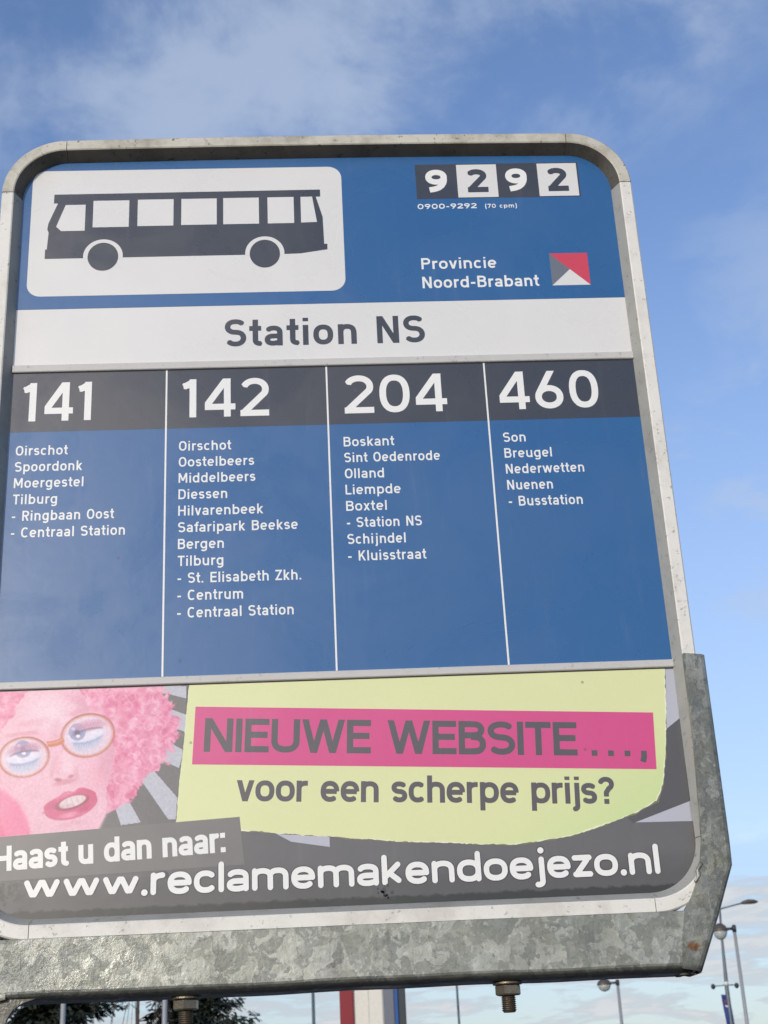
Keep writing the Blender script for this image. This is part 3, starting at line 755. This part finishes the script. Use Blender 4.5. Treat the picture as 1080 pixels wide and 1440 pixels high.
        put(sm(ell(ix, iy + 2, 10, 11), 1.1, .8), (60, 64, 96)); put(sm(ell(ix + 3, iy + 15, 8, 6), 1.2, .8), (242, 244, 250)); put(sm(ell(ix - 14, iy - 12, 7, 6), 1.2, .8) * .8, (236, 240, 248))
        low = cy_ + 14 + (X - cx_) ** 2 * -.004 + (X - cx_) * math.tan(R(a)) + 12
        put(np.exp(-((Yy - low) / 5) ** 2) * sm(np.abs(X - cx_), 66, 40) * .6, (90, 130, 178))
        put(np.exp(-((Yy - low - 14) / 16) ** 2) * sm(np.abs(X - cx_), 70, 30) * .55, (160, 200, 222))
        lash = (np.abs(((X * 1.0 + (Yy - low) * .5 + 6 * vnoise(14, 51)) % 9) - 4.5) < 1.3) * np.exp(-((Yy - low - 6) / 7) ** 2) * sm(np.abs(X - cx_), 62, 40)
        put(lash * .5, (80, 96, 140))
        lash = (np.abs(((X * 1.0 - (Yy) * .4) % 10) - 5) < 1.8) * np.exp(-((Yy - (cy_ - ry * .52 + (X - cx_) * math.tan(R(a)))) / 9) ** 2) * sm(np.abs(X - cx_), 56, 36)
        put(lash * .5, (120, 90, 116))
        e = ell(cx_, cy_, rx, ry, a)
        put(np.exp(-((e - 1.0) / .06) ** 2) * .95, (196, 116, 92)); put(np.exp(-((e - 1.05) / .02) ** 2) * (.35 + .5 * sm(-(Yy - cy_), 0, 50)), (140, 84, 84)); put(np.exp(-((e - .97) / .016) ** 2) * .5, (240, 196, 170))
        put(sm(ell(cx_, cy_ - ry * .52, rx * .78, ry * .26, a), 1.1, .5) * .6, (206, 150, 172))
        put(np.exp(-((Yy - (cy_ - ry * .30 + (X - cx_) * math.tan(R(a)) + (X - cx_) ** 2 * .003)) / 3.5) ** 2) * sm(np.abs(X - cx_), 62, 45) * .6, (96, 74, 100))
    bx, by = rotxy(203, 302, -16)
    put(sm(np.abs(by + bx * bx * .006), 13, 9) * sm(np.abs(bx), 34, 28), (204, 120, 84)); put(sm(np.abs(by + 3 + bx * bx * .006), 4, 1) * sm(np.abs(bx), 30, 24) * .6, (238, 180, 146))
    # rubbed, streaky patch low on the left lens
    stre = (vnoise(5, 9) > .62) * (np.sin(X * .9) > .1) * sm(ell(95, 450, 100, 50), 1.1, .6)
    put(stre * .4, (244, 236, 232))
    put(sm(vnoise(60, 4), .2, .9) * .12, (235, 222, 224))
    # soft outline of the wig against the printed rays
    edge_y = [90, 120, 170, 230, 260, 300, 350, 400, 420, 470, 520, 560, 600, 640]
    edge_x = [592, 600, 628, 650, 655, 632, 620, 600, 545, 505, 470, 392, 372, 352]
    ex = np.interp(Yy, edge_y, edge_x) + sm(-Yy, -560, -480) * (34 * (vnoise(24, 21) - .5) + 26 * (vnoise(10, 22) - .5) + 16 * (vnoise(5, 23) - .5)) - 4
    def inpoly(pts):
        ins = np.zeros(X.shape, bool)
        for i in range(len(pts)):
            (x1, y1), (x2, y2) = pts[i], pts[(i + 1) % len(pts)]
            if y1 == y2: continue
            ins ^= ((y1 > Yy) != (y2 > Yy)) & (X < (x2 - x1) * (Yy - y1) / (y2 - y1) + x1)
        return ins
    hair = img.copy(); img[:] = (104, 100, 97)
    for pts in RAYS: put(inpoly(pts) * 1.0, (184, 184, 191))
    hm = sm(X - ex, 9, -9)[..., None]
    hair = hair * .96 - np.array((4, 14, 10)) + np.array((236, 205, 214)) * .04        # the print has faded
    img = img * (1 - hm) + hair * hm
    grain = (.5 * vnoise(3.0, 41) + .5 * vnoise(6.0, 42) - .5)[..., None]
    img = img * (1 + .13 * grain)
    keep = (X < 690) & (Yy > 93) & (Yy < 640)
    H_, W_ = X.shape
    idx = -np.ones((H_, W_), int)
    quad = keep[:-1, :-1] & keep[1:, :-1] & keep[:-1, 1:] & keep[1:, 1:]
    used_ = np.zeros_like(keep); used_[:-1, :-1] |= quad; used_[1:, :-1] |= quad; used_[:-1, 1:] |= quad; used_[1:, 1:] |= quad
    idx[used_] = np.arange(used_.sum())
    co = np.stack([(U[used_] - CX) / 1000, np.full(used_.sum(), -.00009), (V[used_] - V0) / 1000], 1)
    a = idx[:-1, :-1][quad]; b = idx[1:, :-1][quad]; c = idx[1:, 1:][quad]; d = idx[:-1, 1:][quad]
    fs = np.stack([a, b, c, d], 1)
    me = bpy.data.meshes.new('portrait_print'); me.from_pydata(co.tolist(), [], fs.tolist()); me.update()
    srgb = np.clip(img[used_] / 255, 0, 1); ln = np.where(srgb <= .04045, srgb / 12.92, ((srgb + .055) / 1.055) ** 2.4) * .95
    at = me.color_attributes.new('print', 'FLOAT_COLOR', 'POINT')
    at.data.foreach_set('color', np.concatenate([ln, np.ones((len(ln), 1))], 1).astype(np.float32).ravel())
    o = link('portrait_print', me, m_port, advert)
    o['label'] = 'printed photo of a face in orange glasses and a curly pink wig'
portrait()

def torn(pts, amp, step, seed):
    r = random.Random(seed); o = []; wob_ = 0.0
    for i in range(len(pts) - 1):
        a, b = Vector(pts[i]), Vector(pts[i + 1]); n = max(1, int((b - a).length / step)); nn = Vector((-(b - a).y, (b - a).x)).normalized()
        for j in range(n):
            wob_ = .75 * wob_ + r.uniform(-amp, amp) * .8 + (r.uniform(-2, 2) * amp if r.random() < .06 else 0)
            o.append(tuple(a + (b - a) * j / n + nn * (wob_ + r.uniform(-amp, amp) * .5)))
    return o
left_e = [(-136.4, 434.0), (-141, 380), (-146, 330), (-148.4, 291), (-149, 276)]
low_e = [(-149, 276), (-84, 277), (-36.8, 271.4), (9.7, 266.3), (79.6, 258.9), (149.8, 253.7), (196.6, 250.5), (225.1, 252.1), (263.4, 257.1), (302.6, 268.6), (332.4, 277.8), (357.8, 290.1), (367.4, 308.9), (374.0, 342.6), (380, 390), (384.2, 434.0)]
edge = torn(left_e, .35, 3, 1) + torn(low_e, .55, 2.6, 2) + [(384.2, 434.0)]
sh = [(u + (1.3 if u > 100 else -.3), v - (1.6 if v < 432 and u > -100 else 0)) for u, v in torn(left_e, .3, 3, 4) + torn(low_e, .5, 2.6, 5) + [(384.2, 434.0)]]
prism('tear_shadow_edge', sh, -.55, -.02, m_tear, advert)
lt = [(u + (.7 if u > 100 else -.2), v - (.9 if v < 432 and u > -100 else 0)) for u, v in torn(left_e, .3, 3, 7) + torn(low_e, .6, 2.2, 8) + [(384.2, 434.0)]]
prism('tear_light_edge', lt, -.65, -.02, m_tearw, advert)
prism('yellow_paper', edge, -.8, -.02, m_yellow, advert)
prism('pink_bar', [(-129.8, 410.0), (-133.2, 347.2), (362.3, 323.1), (366.0, 385.3)], -1.1, -.8, m_pink, advert)
lettering('lettering', 'NIEUWE WEBSITE', -121.0, 360.3, 36.6, 400.4, .185, m_adtext, advert, d=-1.25, gap=.06, ang=-2.76, X=.74)
lettering('lettering', '...,', 294.0, 340.2, 36.6, 60, .17, m_adtext, advert, d=-1.25, gap=.42, ang=-2.9)
lettering('lettering', 'voor een scherpe prijs?', -87.0, 306.3, 29.0, 401.0, .185, m_adtext, advert, d=-1.0, gap=.055, ang=-2.66, X=.77)
prism('grey_label', [(-350, 277.8), (-83.3, 289.9), (-78.5, 240.4), (-350, 233)], -1.1, -.02, m_box, advert)
lettering('lettering', 'Haast u dan naar:', -334.5, 243.4, 25.5, 237.2, .20, m_letter, advert, d=-1.35, gap=.055, ang=2.6, X=.78)
url = 'www.reclamemakendoejezo.nl'
lettering('lettering_outline', url, -304.5, 213.6, 31.0, 658, .185, m_dark, advert, d=-1.2, gap=.075, X=.73, rounded=True, grow=.028)
lettering('lettering', url, -304.5, 213.6, 31.0, 658, .185, m_letter, advert, d=-1.35, gap=.075, X=.73, rounded=True)

# small marks of wear on the face
def blotch(u, v, r, mat, seed, d, par, n=9):
    q_ = random.Random(seed); pts = [(u + r * q_.uniform(.5, 1.2) * math.cos(2 * math.pi * i / n), v + r * q_.uniform(.6, 1.3) * math.sin(2 * math.pi * i / n)) for i in range(n)]
    prism('sticker_residue' if par is advert else 'chip', pts, d, d + .1, mat, par)
m_chip = print_mat('chip_mark', (.03, .08, .2), .6)
for i, (u, v, r, k) in enumerate(((-217, 585, 2.2, 0), (-147, 462, 2.6, 1), (-115, 500, 1.2, 1), (60, 618, 1.1, 2))): blotch(u, v, r, m_chip, i, -.3, routes[k])
for i in range(14):
    q_ = random.Random(40 + i); blotch(66 + q_.uniform(-9, 9), 201 + 6 + q_.uniform(-7, 8), q_.uniform(1.0, 3.2), m_dark, 60 + i, -1.6, advert, 7)

# ------------------------------------------------------------------ the galvanised signpost with its cradle
PB = (-.346, DIST + .012, 0.0)
post = thing('signpost', PB, 'weathered galvanised signpost with a wide cradle bar and side arms holding the bus stop sign', 'signpost')
def Q(u, v, d=0.0): return (u / 1000 - PB[0], DIST + d / 1000 - PB[1], EYE + v / 1000 - PB[2])
def loft(name, sections, mat, parent, smooth=False):
    n = len(sections[0]); vv = [p for s in sections for p in s]; fs = []
    for k in range(len(sections) - 1):
        for i in range(n):
            j = (i + 1) % n; fs.append((k * n + i, k * n + j, (k + 1) * n + j, (k + 1) * n + i))
    fs += [tuple(range(n)), tuple(range((len(sections) - 1) * n, len(sections) * n))]
    o = fixn(mesh(name, vv, fs, mat, parent))
    if smooth:
        o.data.polygons.foreach_set('use_smooth', [True] * len(o.data.polygons))
    return o
# bar: bent plate, front face plus rounded lower edge and flange, slightly uneven
def bar_section(u):
    wv = .5 * math.sin(u / 61) + .35 * math.sin(u / 23 + 1)
    prof = [(-14, 173.2), (-19.2, 173.4), (-20, 172.6), (-20, 148), (-20, 123)]
    prof += [(-19.2, 120.8), (-16.5, 118.2), (-13, 116.2), (-9, 114.8), (-5, 114.1)]
    prof += [(34, 114), (34, 119.5), (-12, 119.5), (-14, 122)]
    return [Q(u, v + wv * (.3 if v > 150 else 1), d) for d, v in prof]
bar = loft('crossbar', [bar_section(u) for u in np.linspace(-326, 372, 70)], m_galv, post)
# arms
ST = [(401.8, 445, 426.5, 442.5), (401.4, 400, 426.4, 400), (400.9, 349, 426.3, 348), (398.6, 300, 426.2, 300), (395.6, 243, 426, 243), (391, 219, 425.2, 217.5), (385.5, 203, 414.6, 192.5), (377, 186, 406, 172),
      (368, 173, 397.2, 152), (362, 146, 388.5, 133), (359, 117, 379.4, 113.2)]
def arm_section(iu, iv, ou, ov, mirror):
    d = Vector((ou - iu, ov - iv)); Ld = d.length; d.normalize()
    pr = [(0, -16), (0, -21.2), (.8, -22), (Ld - 6, -22), (Ld - 3, -21.2), (Ld - .9, -19), (Ld, -16), (Ld, 34), (Ld - 6, 34), (Ld - 6, -16)]
    o = []
    for s, dp in pr:
        u, v = iu + d.x * s, iv + d.y * s
        if mirror: u = 2 * CX - u; dp = max(dp, -19.4)
        o.append(Q(u, v, dp))
    return o
for mir in (False, True):
    a = loft('side_arm', [arm_section(*s, mir) for s in ST], m_galv_arm if not mir else m_galv_post, post)
# lumpy weld beads
def weld(pts, r, seed):
    q_ = random.Random(seed); secs = []
    for i, (u, v, d) in enumerate(pts):
        rr = r * q_.uniform(.75, 1.25) * (1 if 0 < i < len(pts) - 1 else .35)
        secs.append([Q(u + rr * math.cos(R(a)) * 1.0, v + rr * .25 * math.cos(R(a)), d + rr * .6 * math.sin(R(a))) for a in range(0, 360, 45)])
    loft('weld', secs, m_galv_arm, post, True)
weld([(390.5 - i * .9 + 1.2 * math.sin(i * 1.7), 221 - i * 3.0, -22) for i in range(8)], 2.6, 1)
weld([(379 - i * 2.2, 112.4 - .6 * math.sin(i * 1.3), -10) for i in range(10)], 4.5, 2)
weld([(379 - i * 2.2, 112.4 - .6 * math.sin(i * 1.3), 8) for i in range(10)], 4.5, 3)
# upright post with base flange, and the gusset that hides behind the left end of the bar
def tube(name, r, z0, z1, mat, parent, x=0, y=0, n=32):
    vv = [(x + r * math.cos(2 * math.pi * i / n), y + r * math.sin(2 * math.pi * i / n), z) for z in (z0, z1) for i in range(n)]
    o = fixn(mesh(name, vv, [(i, (i + 1) % n, n + (i + 1) % n, n + i) for i in range(n)] + [tuple(range(n)), tuple(range(n, 2 * n))], mat, parent))
    for p_ in o.data.polygons: p_.use_smooth = len(p_.vertices) == 4
    return o
tube('upright', .030, .012, EYE + .114, m_galv_post, post)
gp = [(-380, 117), (-284, 117), (-296, 113.5), (-305, 108), (-311, 99), (-314, 85), (-316, 60), (-380, 60)]
vv = [Q(u, v, -13.8) for u, v in gp] + [Q(u, v, -7) for u, v in gp]; n = len(gp)
fixn(mesh('gusset', vv, [tuple(range(n)), tuple(range(n, 2 * n))] + [(i, (i + 1) % n, n + (i + 1) % n, n + i) for i in range(n)], m_galv_post, post))
bs = [(-.1, -.1), (.1, -.1), (.1, .1), (-.1, .1)]
fixn(mesh('base_plate', [(x, y, z) for z in (0.0, .012) for x, y in bs], [(0, 1, 2, 3), (4, 5, 6, 7), (0, 1, 5, 4), (1, 2, 6, 5), (2, 3, 7, 6), (3, 0, 4, 7)], m_galv_post, post))
# bolts hanging under the bar
def lathe(name, prof, center, mat, parent, n=24, phase=0.0, smooth=False):
    secs = [[(center[0] + r * math.cos(2 * math.pi * i / n + phase), center[1] + r * math.sin(2 * math.pi * i / n + phase), center[2] + z) for i in range(n)] for r, z in prof]
    o = loft(name, secs, mat, parent)
    return o
def bolt(u, length, turn):
    c = Q(u, 114, 8)
    prof = [(.0062, .0)]; z = 0.0
    while z > -length:
        prof += [(.0062, z), (.0075, z - .0008), (.0075, z - .0011), (.0062, z - .0019)]; z -= .0020
    prof += [(.0066, z), (.0058, z - .0012)]
    b = lathe('bolt', prof[1:], c, m_thread, post)
    lathe('washer', [(.0145, 0), (.015, -.0006), (.015, -.002), (.0145, -.0026)], (c[0], c[1], c[2] - .0001), m_bolt, b, 32)
    lathe('nut', [(.0118, -.0027), (.0131, -.0040), (.0131, -.0118), (.0118, -.0130)], c, m_bolt, b, 6, turn)
bolt(185.4, .0265, R(8)); bolt(-138.5, .0285, R(24))

# ------------------------------------------------------------------ things beyond the sign
m_pole = simple('grey_pole_paint', (.30, .31, .31), .45, .2, .15, 3)
m_pole_dk = simple('dark_green_pole_paint', (.10, .13, .14), .45, .2, .15, 3)
m_cap = simple('lamp_cap', (.075, .065, .055), .5)
m_black = simple('black_joint', (.02, .022, .03), .5)
m_glass, tg, bgl = newmat('lamp_glass')
bgl.inputs['Base Color'].default_value = (.55, .57, .53, 1); bgl.inputs['Roughness'].default_value = .25; bgl.inputs['Transmission Weight'].default_value = .35
def taper(name, pts, mat, parent, n=14):
    """tube through points (x, y, z, radius)"""
    secs = []
    for i, (x, y, z, r) in enumerate(pts):
        a = Vector(pts[max(0, i - 1)][:3]); b = Vector(pts[min(len(pts) - 1, i + 1)][:3]); d = (b - a).normalized()
        s = d.cross(Vector((0, 1, 0)) if abs(d.y) < .9 else Vector((1, 0, 0))).normalized(); t_ = d.cross(s)
        secs.append([tuple(Vector((x, y, z)) + (s * math.cos(2 * math.pi * k / n) + t_ * math.sin(2 * math.pi * k / n)) * r) for k in range(n)])
    return loft(name, secs, mat, parent, True)
def globe_lamp(loc, H, side, label):
    """post with a short side arm and a bowl lantern: dark dished cap over a clear globe"""
    t = thing('street_lamp', loc, label, 'street lamp', 'bowl street lamps around the station square')
    taper('lamp_post', [(0, 0, 0, .09), (0, 0, 1.0, .085), (0, 0, 1.05, .065), (0, 0, H - .05, .045)], m_pole, t)
    taper('post_top', [(0, 0, H - .06, .062), (0, 0, H + .09, .062), (0, 0, H + .11, .03)], m_black, t)
    taper('lamp_arm', [(0, 0, H + .02, .035), (side * .25, 0, H + .02, .03)], m_black, t)
    cxx = side * .42
    prof = [(.03, .16), (.10, .14), (.17, .09), (.215, .03), (.225, 0.0), (.225, -.03), (.20, -.035)]
    lathe('lamp_cap', prof, (cxx, 0, H), m_cap, t, 24)
    prof = [(.198, -.036), (.19, -.09), (.155, -.155), (.10, -.20), (.04, -.222), (.005, -.226)]
    g_ = lathe('lamp_globe', prof, (cxx, 0, H), m_glass, t, 24)
    for p_ in g_.data.polygons: p_.use_smooth = True
    return t
E0 = EYE
gl = globe_lamp((.1974 * 46, 46, 0), E0 + .0715 * 46, -1, 'bowl street lamp on a pale post, seen under the bar right of the hanging bolt')
for a, Y_, b, sd_, lab in ((.2817, 42.5, .1030, -1, 'tallest bowl street lamp, its pale post beside the mast with the banner'),
                      (-.0790, 50, .0700, 1, 'bowl street lamp in front of the dark conifer under the left part of the bar')):
    c = copy_thing(gl, (a * Y_, Y_, 0), lab, 0 if sd_ < 0 else math.pi)
    # each stands a little taller or shorter than the first
    c.scale = (1, 1, (E0 + b * Y_) / (E0 + .0715 * 46))
# tall mast with side arm, spotlights and banner
def mast():
    Y_ = 62; H = E0 + .1175 * Y_
    t = thing('lighting_mast', (.2709 * Y_, Y_, 0), 'tall thin dark mast with a road light, two small spotlights and a blue banner', 'lamp mast')
    taper('mast_pole', [(0, 0, 0, .13), (0, 0, 3, .11), (.02, 0, E0 + .0665 * Y_, .085), (.10, 0, H - 1, .05), (.17, 0, H, .045)], m_pole_dk, t)
    taper('light_arm', [(.17, 0, H - .03, .035), (.8, 0, H + .10, .03), (1.15, 0, H + .17, .03)], m_pole_dk, t)
    secs = []
    for x, r, z in ((1.08, .03, .16), (1.2, .09, .19), (1.45, .13, .22), (1.7, .11, .21), (1.86, .03, .20)):
        secs.append([(x, r * 1.3 * math.cos(R(a)), H + z + r * .8 * math.sin(R(a))) for a in range(0, 360, 30)])
    loft('road_light', secs, m_cap, t, True)
    zb = E0 + .0672 * Y_
    taper('spotlight_bar', [(-.53, 0, zb - .03, .02), (0, 0, zb, .022), (.44, 0, zb - .01, .02)], m_pole_dk, t)
    taper('clamp', [(.01, 0, zb - .02, .10), (.015, 0, zb + .13, .10)], simple('clamp_white', (.6, .6, .58), .5), t)
    for x in (-.55, .45):
        secs = [[(x + r * math.cos(R(a)), r * math.sin(R(a)), zb - .03 + z) for a in range(0, 360, 30)] for r, z in ((.03, .1), (.085, .05), (.10, -.03), (.06, -.10), (.02, -.12))]
        loft('spotlight', secs, m_black, t, True)
    m_ban = simple('banner_cloth', lin((36, 52, 112)), .7); m_banr = simple('banner_red', lin((120, 50, 90)), .7); m_banw = simple('banner_white', (.6, .62, .66), .7)
    z1 = E0 + .0613 * Y_; vv = []; fs = []
    for i in range(13):
        for j in range(3):
            z = z1 - i * .22; x = -.27 + j * .17 + .012 * i
            vv.append((x, -.04 + .03 * math.sin(i * .9 + j), z - .02 * j))
    for i in range(12):
        for j in range(2): fs.append((i * 3 + j, i * 3 + j + 1, (i + 1) * 3 + j + 1, (i + 1) * 3 + j))
    bo = mesh('banner', vv, fs, m_ban, t)
    md = bo.modifiers.new('thickness', 'SOLIDIFY'); md.thickness = .012
    mesh('banner_mark', [(-.19, -.10, z1 - .22), (-.08, -.10, z1 - .24), (-.07, -.10, z1 - .36), (-.17, -.10, z1 - .36)], [(0, 1, 2, 3)], m_banr, bo)
    mesh('banner_mark', [(-.17, -.10, z1 - .43), (-.06, -.10, z1 - .45), (-.06, -.10, z1 - .52), (-.16, -.10, z1 - .50)], [(0, 1, 2, 3)], m_banw, bo)
mast()
# thin masts whose tops are behind the sign
def thin_mast(a, Y_, r, mat, label, H=9.0):
    t = thing('lamp_mast', (a * Y_, Y_, 0), label, 'lamp mast')
    taper('mast_pole', [(0, 0, 0, r * 1.5), (0, 0, 1.2, r * 1.4), (0, 0, 1.25, r * 1.1), (0, 0, H, r * .8)], mat, t)
    taper('light_arm', [(0, 0, H - .05, r * .6), (.8, 0, H + .12, r * .5)], mat, t)
    secs = [[(x, q_ * 1.3 * math.cos(R(an)), H + .14 + q_ * .7 * math.sin(R(an))) for an in range(0, 360, 45)] for x, q_ in ((.75, .03), (.9, .1), (1.2, .12), (1.45, .03))]
    loft('road_light', secs, m_cap, t, True)
thin_mast(-.1725, 33, .055, m_pole, 'leftmost grey lamp mast, in front of the left conifer')
thin_mast(-.1058, 33, .055, m_pole, 'grey lamp mast just left of the left hanging bolt, before the right conifer')
thin_mast(-.0076, 60, .070, m_pole_dk, 'thin dark green mast left of the red and white pylon')
thin_mast(.0888, 70, .060, m_pole_dk, 'thinnest dark mast, midway between the pylon and the right hanging bolt')
# pylon beside the station
def box(name, x0, x1, y0, y1, z0, z1, mat, parent, bev=.01):
    bm = bmesh.new(); vv = [bm.verts.new((x, y, z)) for z in (z0, z1) for x, y in ((x0, y0), (x1, y0), (x1, y1), (x0, y1))]
    for f in ((3, 2, 1, 0), (4, 5, 6, 7), (0, 1, 5, 4), (1, 2, 6, 5), (2, 3, 7, 6), (3, 0, 4, 7)): bm.faces.new([vv[i] for i in f])
    if bev: bmesh.ops.bevel(bm, geom=list(bm.edges), offset=bev, segments=2, affect='EDGES')
    me = bpy.data.meshes.new(name); bm.to_mesh(me); bm.free(); return link(name, me, mat, parent)
Y_ = 14.0
py = thing('pylon', (.0280 * Y_, Y_, 0), 'cream advertising pylon with a deep red side panel', 'pylon')
x_ = lambda a: (a - .0280) * Y_
box('red_panel', x_(.0100), x_(.0193), -.02, .10, 0, 4.6, simple('pylon_red', lin((128, 26, 36)), .4), py)
box('cream_panel', x_(.0195), x_(.0390), 0, .12, 0, 4.6, simple('pylon_cream', (.66, .63, .55), .45), py)
box('panel_seam', x_(.0288), x_(.0292), -.004, .03, .1, 4.6, simple('pylon_seam', (.55, .53, .46), .5), py, 0)
Y_ = 16.0
pl_ = thing('signal_post', (.0475 * Y_, Y_, 0), 'grey post with a thin blue stripe and dark side right beside the cream pylon', 'post')
x_ = lambda a: (a - .0475) * Y_
box('grey_post', x_(.0392), x_(.0464), 0, .14, 0, 4.4, simple('post_grey', (.17, .18, .21), .4, .3), pl_)
box('blue_stripe', x_(.0466), x_(.0488), -.01, .12, 0, 4.4, simple('post_blue', (.02, .09, .30), .4), pl_, .005)
box('dark_post', x_(.0490), x_(.0540), 0, .14, 0, 4.4, simple('post_dark', (.035, .045, .05), .5), pl_)

# ------------------------------------------------------------------ trees behind
m_needle = simple('conifer_needles', (.016, .024, .014), .7, 0, .5, 2.0)
m_bark = simple('bark', (.06, .045, .035), .9, 0, .3, 6, .4)
def conifer(loc, H, rad, label, seed):
    q_ = random.Random(seed)
    t = thing('conifer_tree', loc, label, 'tree', 'conifers beyond the lamp posts')
    taper('trunk', [(0, 0, 0, .26), (0.05, 0, H * .4, .18), (0, 0, H * .97, .03)], m_bark, t)
    vv, fs = [], []
    z = .7
    while z < H:
        f = 1 - z / H; Lr = rad * (f ** .75) * q_.uniform(.75, 1.12) + .12
        for b_ in range(q_.randint(7, 11)):
            az = q_.uniform(0, 2 * math.pi); ln = Lr * q_.uniform(.55, 1.12); droop = q_.uniform(.10, .45)
            steps = max(4, int(ln / .14))
            for s in range(steps):
                tt = (s + .5) / steps; r_ = ln * tt
                zz = z - droop * r_ + .22 * r_ * tt
                for k in range(9):
                    sp = (.10 + .26 * (1 - tt)) * rad * .30 + .09
                    cxx = r_ * math.cos(az) + q_.gauss(0, sp * .6); cyy = r_ * math.sin(az) + q_.gauss(0, sp * .6); cz = zz + q_.gauss(-.06, .09)
                    a2 = az + q_.uniform(-1.1, 1.1); l2 = q_.uniform(.10, .26); wd = q_.uniform(.025, .07)
                    dx, dy, dz = math.cos(a2) * l2, math.sin(a2) * l2, q_.uniform(-.16, .06)
                    nx, ny = -math.sin(a2) * wd, math.cos(a2) * wd
                    i0 = len(vv)
                    vv += [(cxx - nx, cyy - ny, cz - .01), (cxx + nx, cyy + ny, cz + .02), (cxx + dx + nx * .3, cyy + dy + ny * .3, cz + dz), (cxx + dx - nx * .3, cyy + dy - ny * .3, cz + dz - .03)]
                    fs.append((i0, i0 + 1, i0 + 2, i0 + 3))
        z += q_.uniform(.13, .24)
    mesh('crown', vv, fs, m_needle, t)
conifer((-.180 * 44, 44, 0), 10.5, 3.3, 'dark conifer at the far left behind the leftmost lamp mast', 5)
conifer((-.0850 * 46, 46, 0), 10.5, 2.15, 'dark conifer behind the left hanging bolt', 9)
def bare_tree(loc, H, label, seed):
    q_ = random.Random(seed); t = thing('bare_tree', loc, label, 'tree')
    taper('trunk', [(0, 0, 0, .14), (.05, 0, 2, .10), (-.05, 0, H * .7, .05), (0, 0, H, .015)], m_bark, t)
    vv, fs = [], []
    def tw_(pts):
        for i in range(len(pts) - 1):
            (x, y, z, r), (x2, y2, z2, r2) = pts[i], pts[i + 1]; i0 = len(vv)
            for k in range(3): vv.append((x + r * math.cos(k * 2.09), y + r * math.sin(k * 2.09), z))
            for k in range(3): vv.append((x2 + r2 * math.cos(k * 2.09), y2 + r2 * math.sin(k * 2.09), z2))
            for k in range(3): fs.append((i0 + k, i0 + (k + 1) % 3, i0 + 3 + (k + 1) % 3, i0 + 3 + k))
    for b_ in range(34):
        z = H * q_.uniform(.5, .98); az = q_.uniform(0, 6.28); ln = q_.uniform(.5, 1.3); pts = []
        x = y = 0
        for s in range(12):
            f = s / 11; x += math.cos(az) * ln * .16 * (1 - f) + q_.gauss(0, .02); y += math.sin(az) * ln * .16 * (1 - f)
            pts.append((x, y, z + .5 * ln * math.sin(f * 2) - f * f * q_.uniform(2.2, 2.7), .013 * (1 - f) + .005))
        tw_(pts)
    mesh('twigs', vv, fs, m_bark, t)['kind'] = 'stuff'
bare_tree((-.1225 * 40, 40, 0), 6.0, 'bare tree with thin hanging twigs between the two conifers', 3)
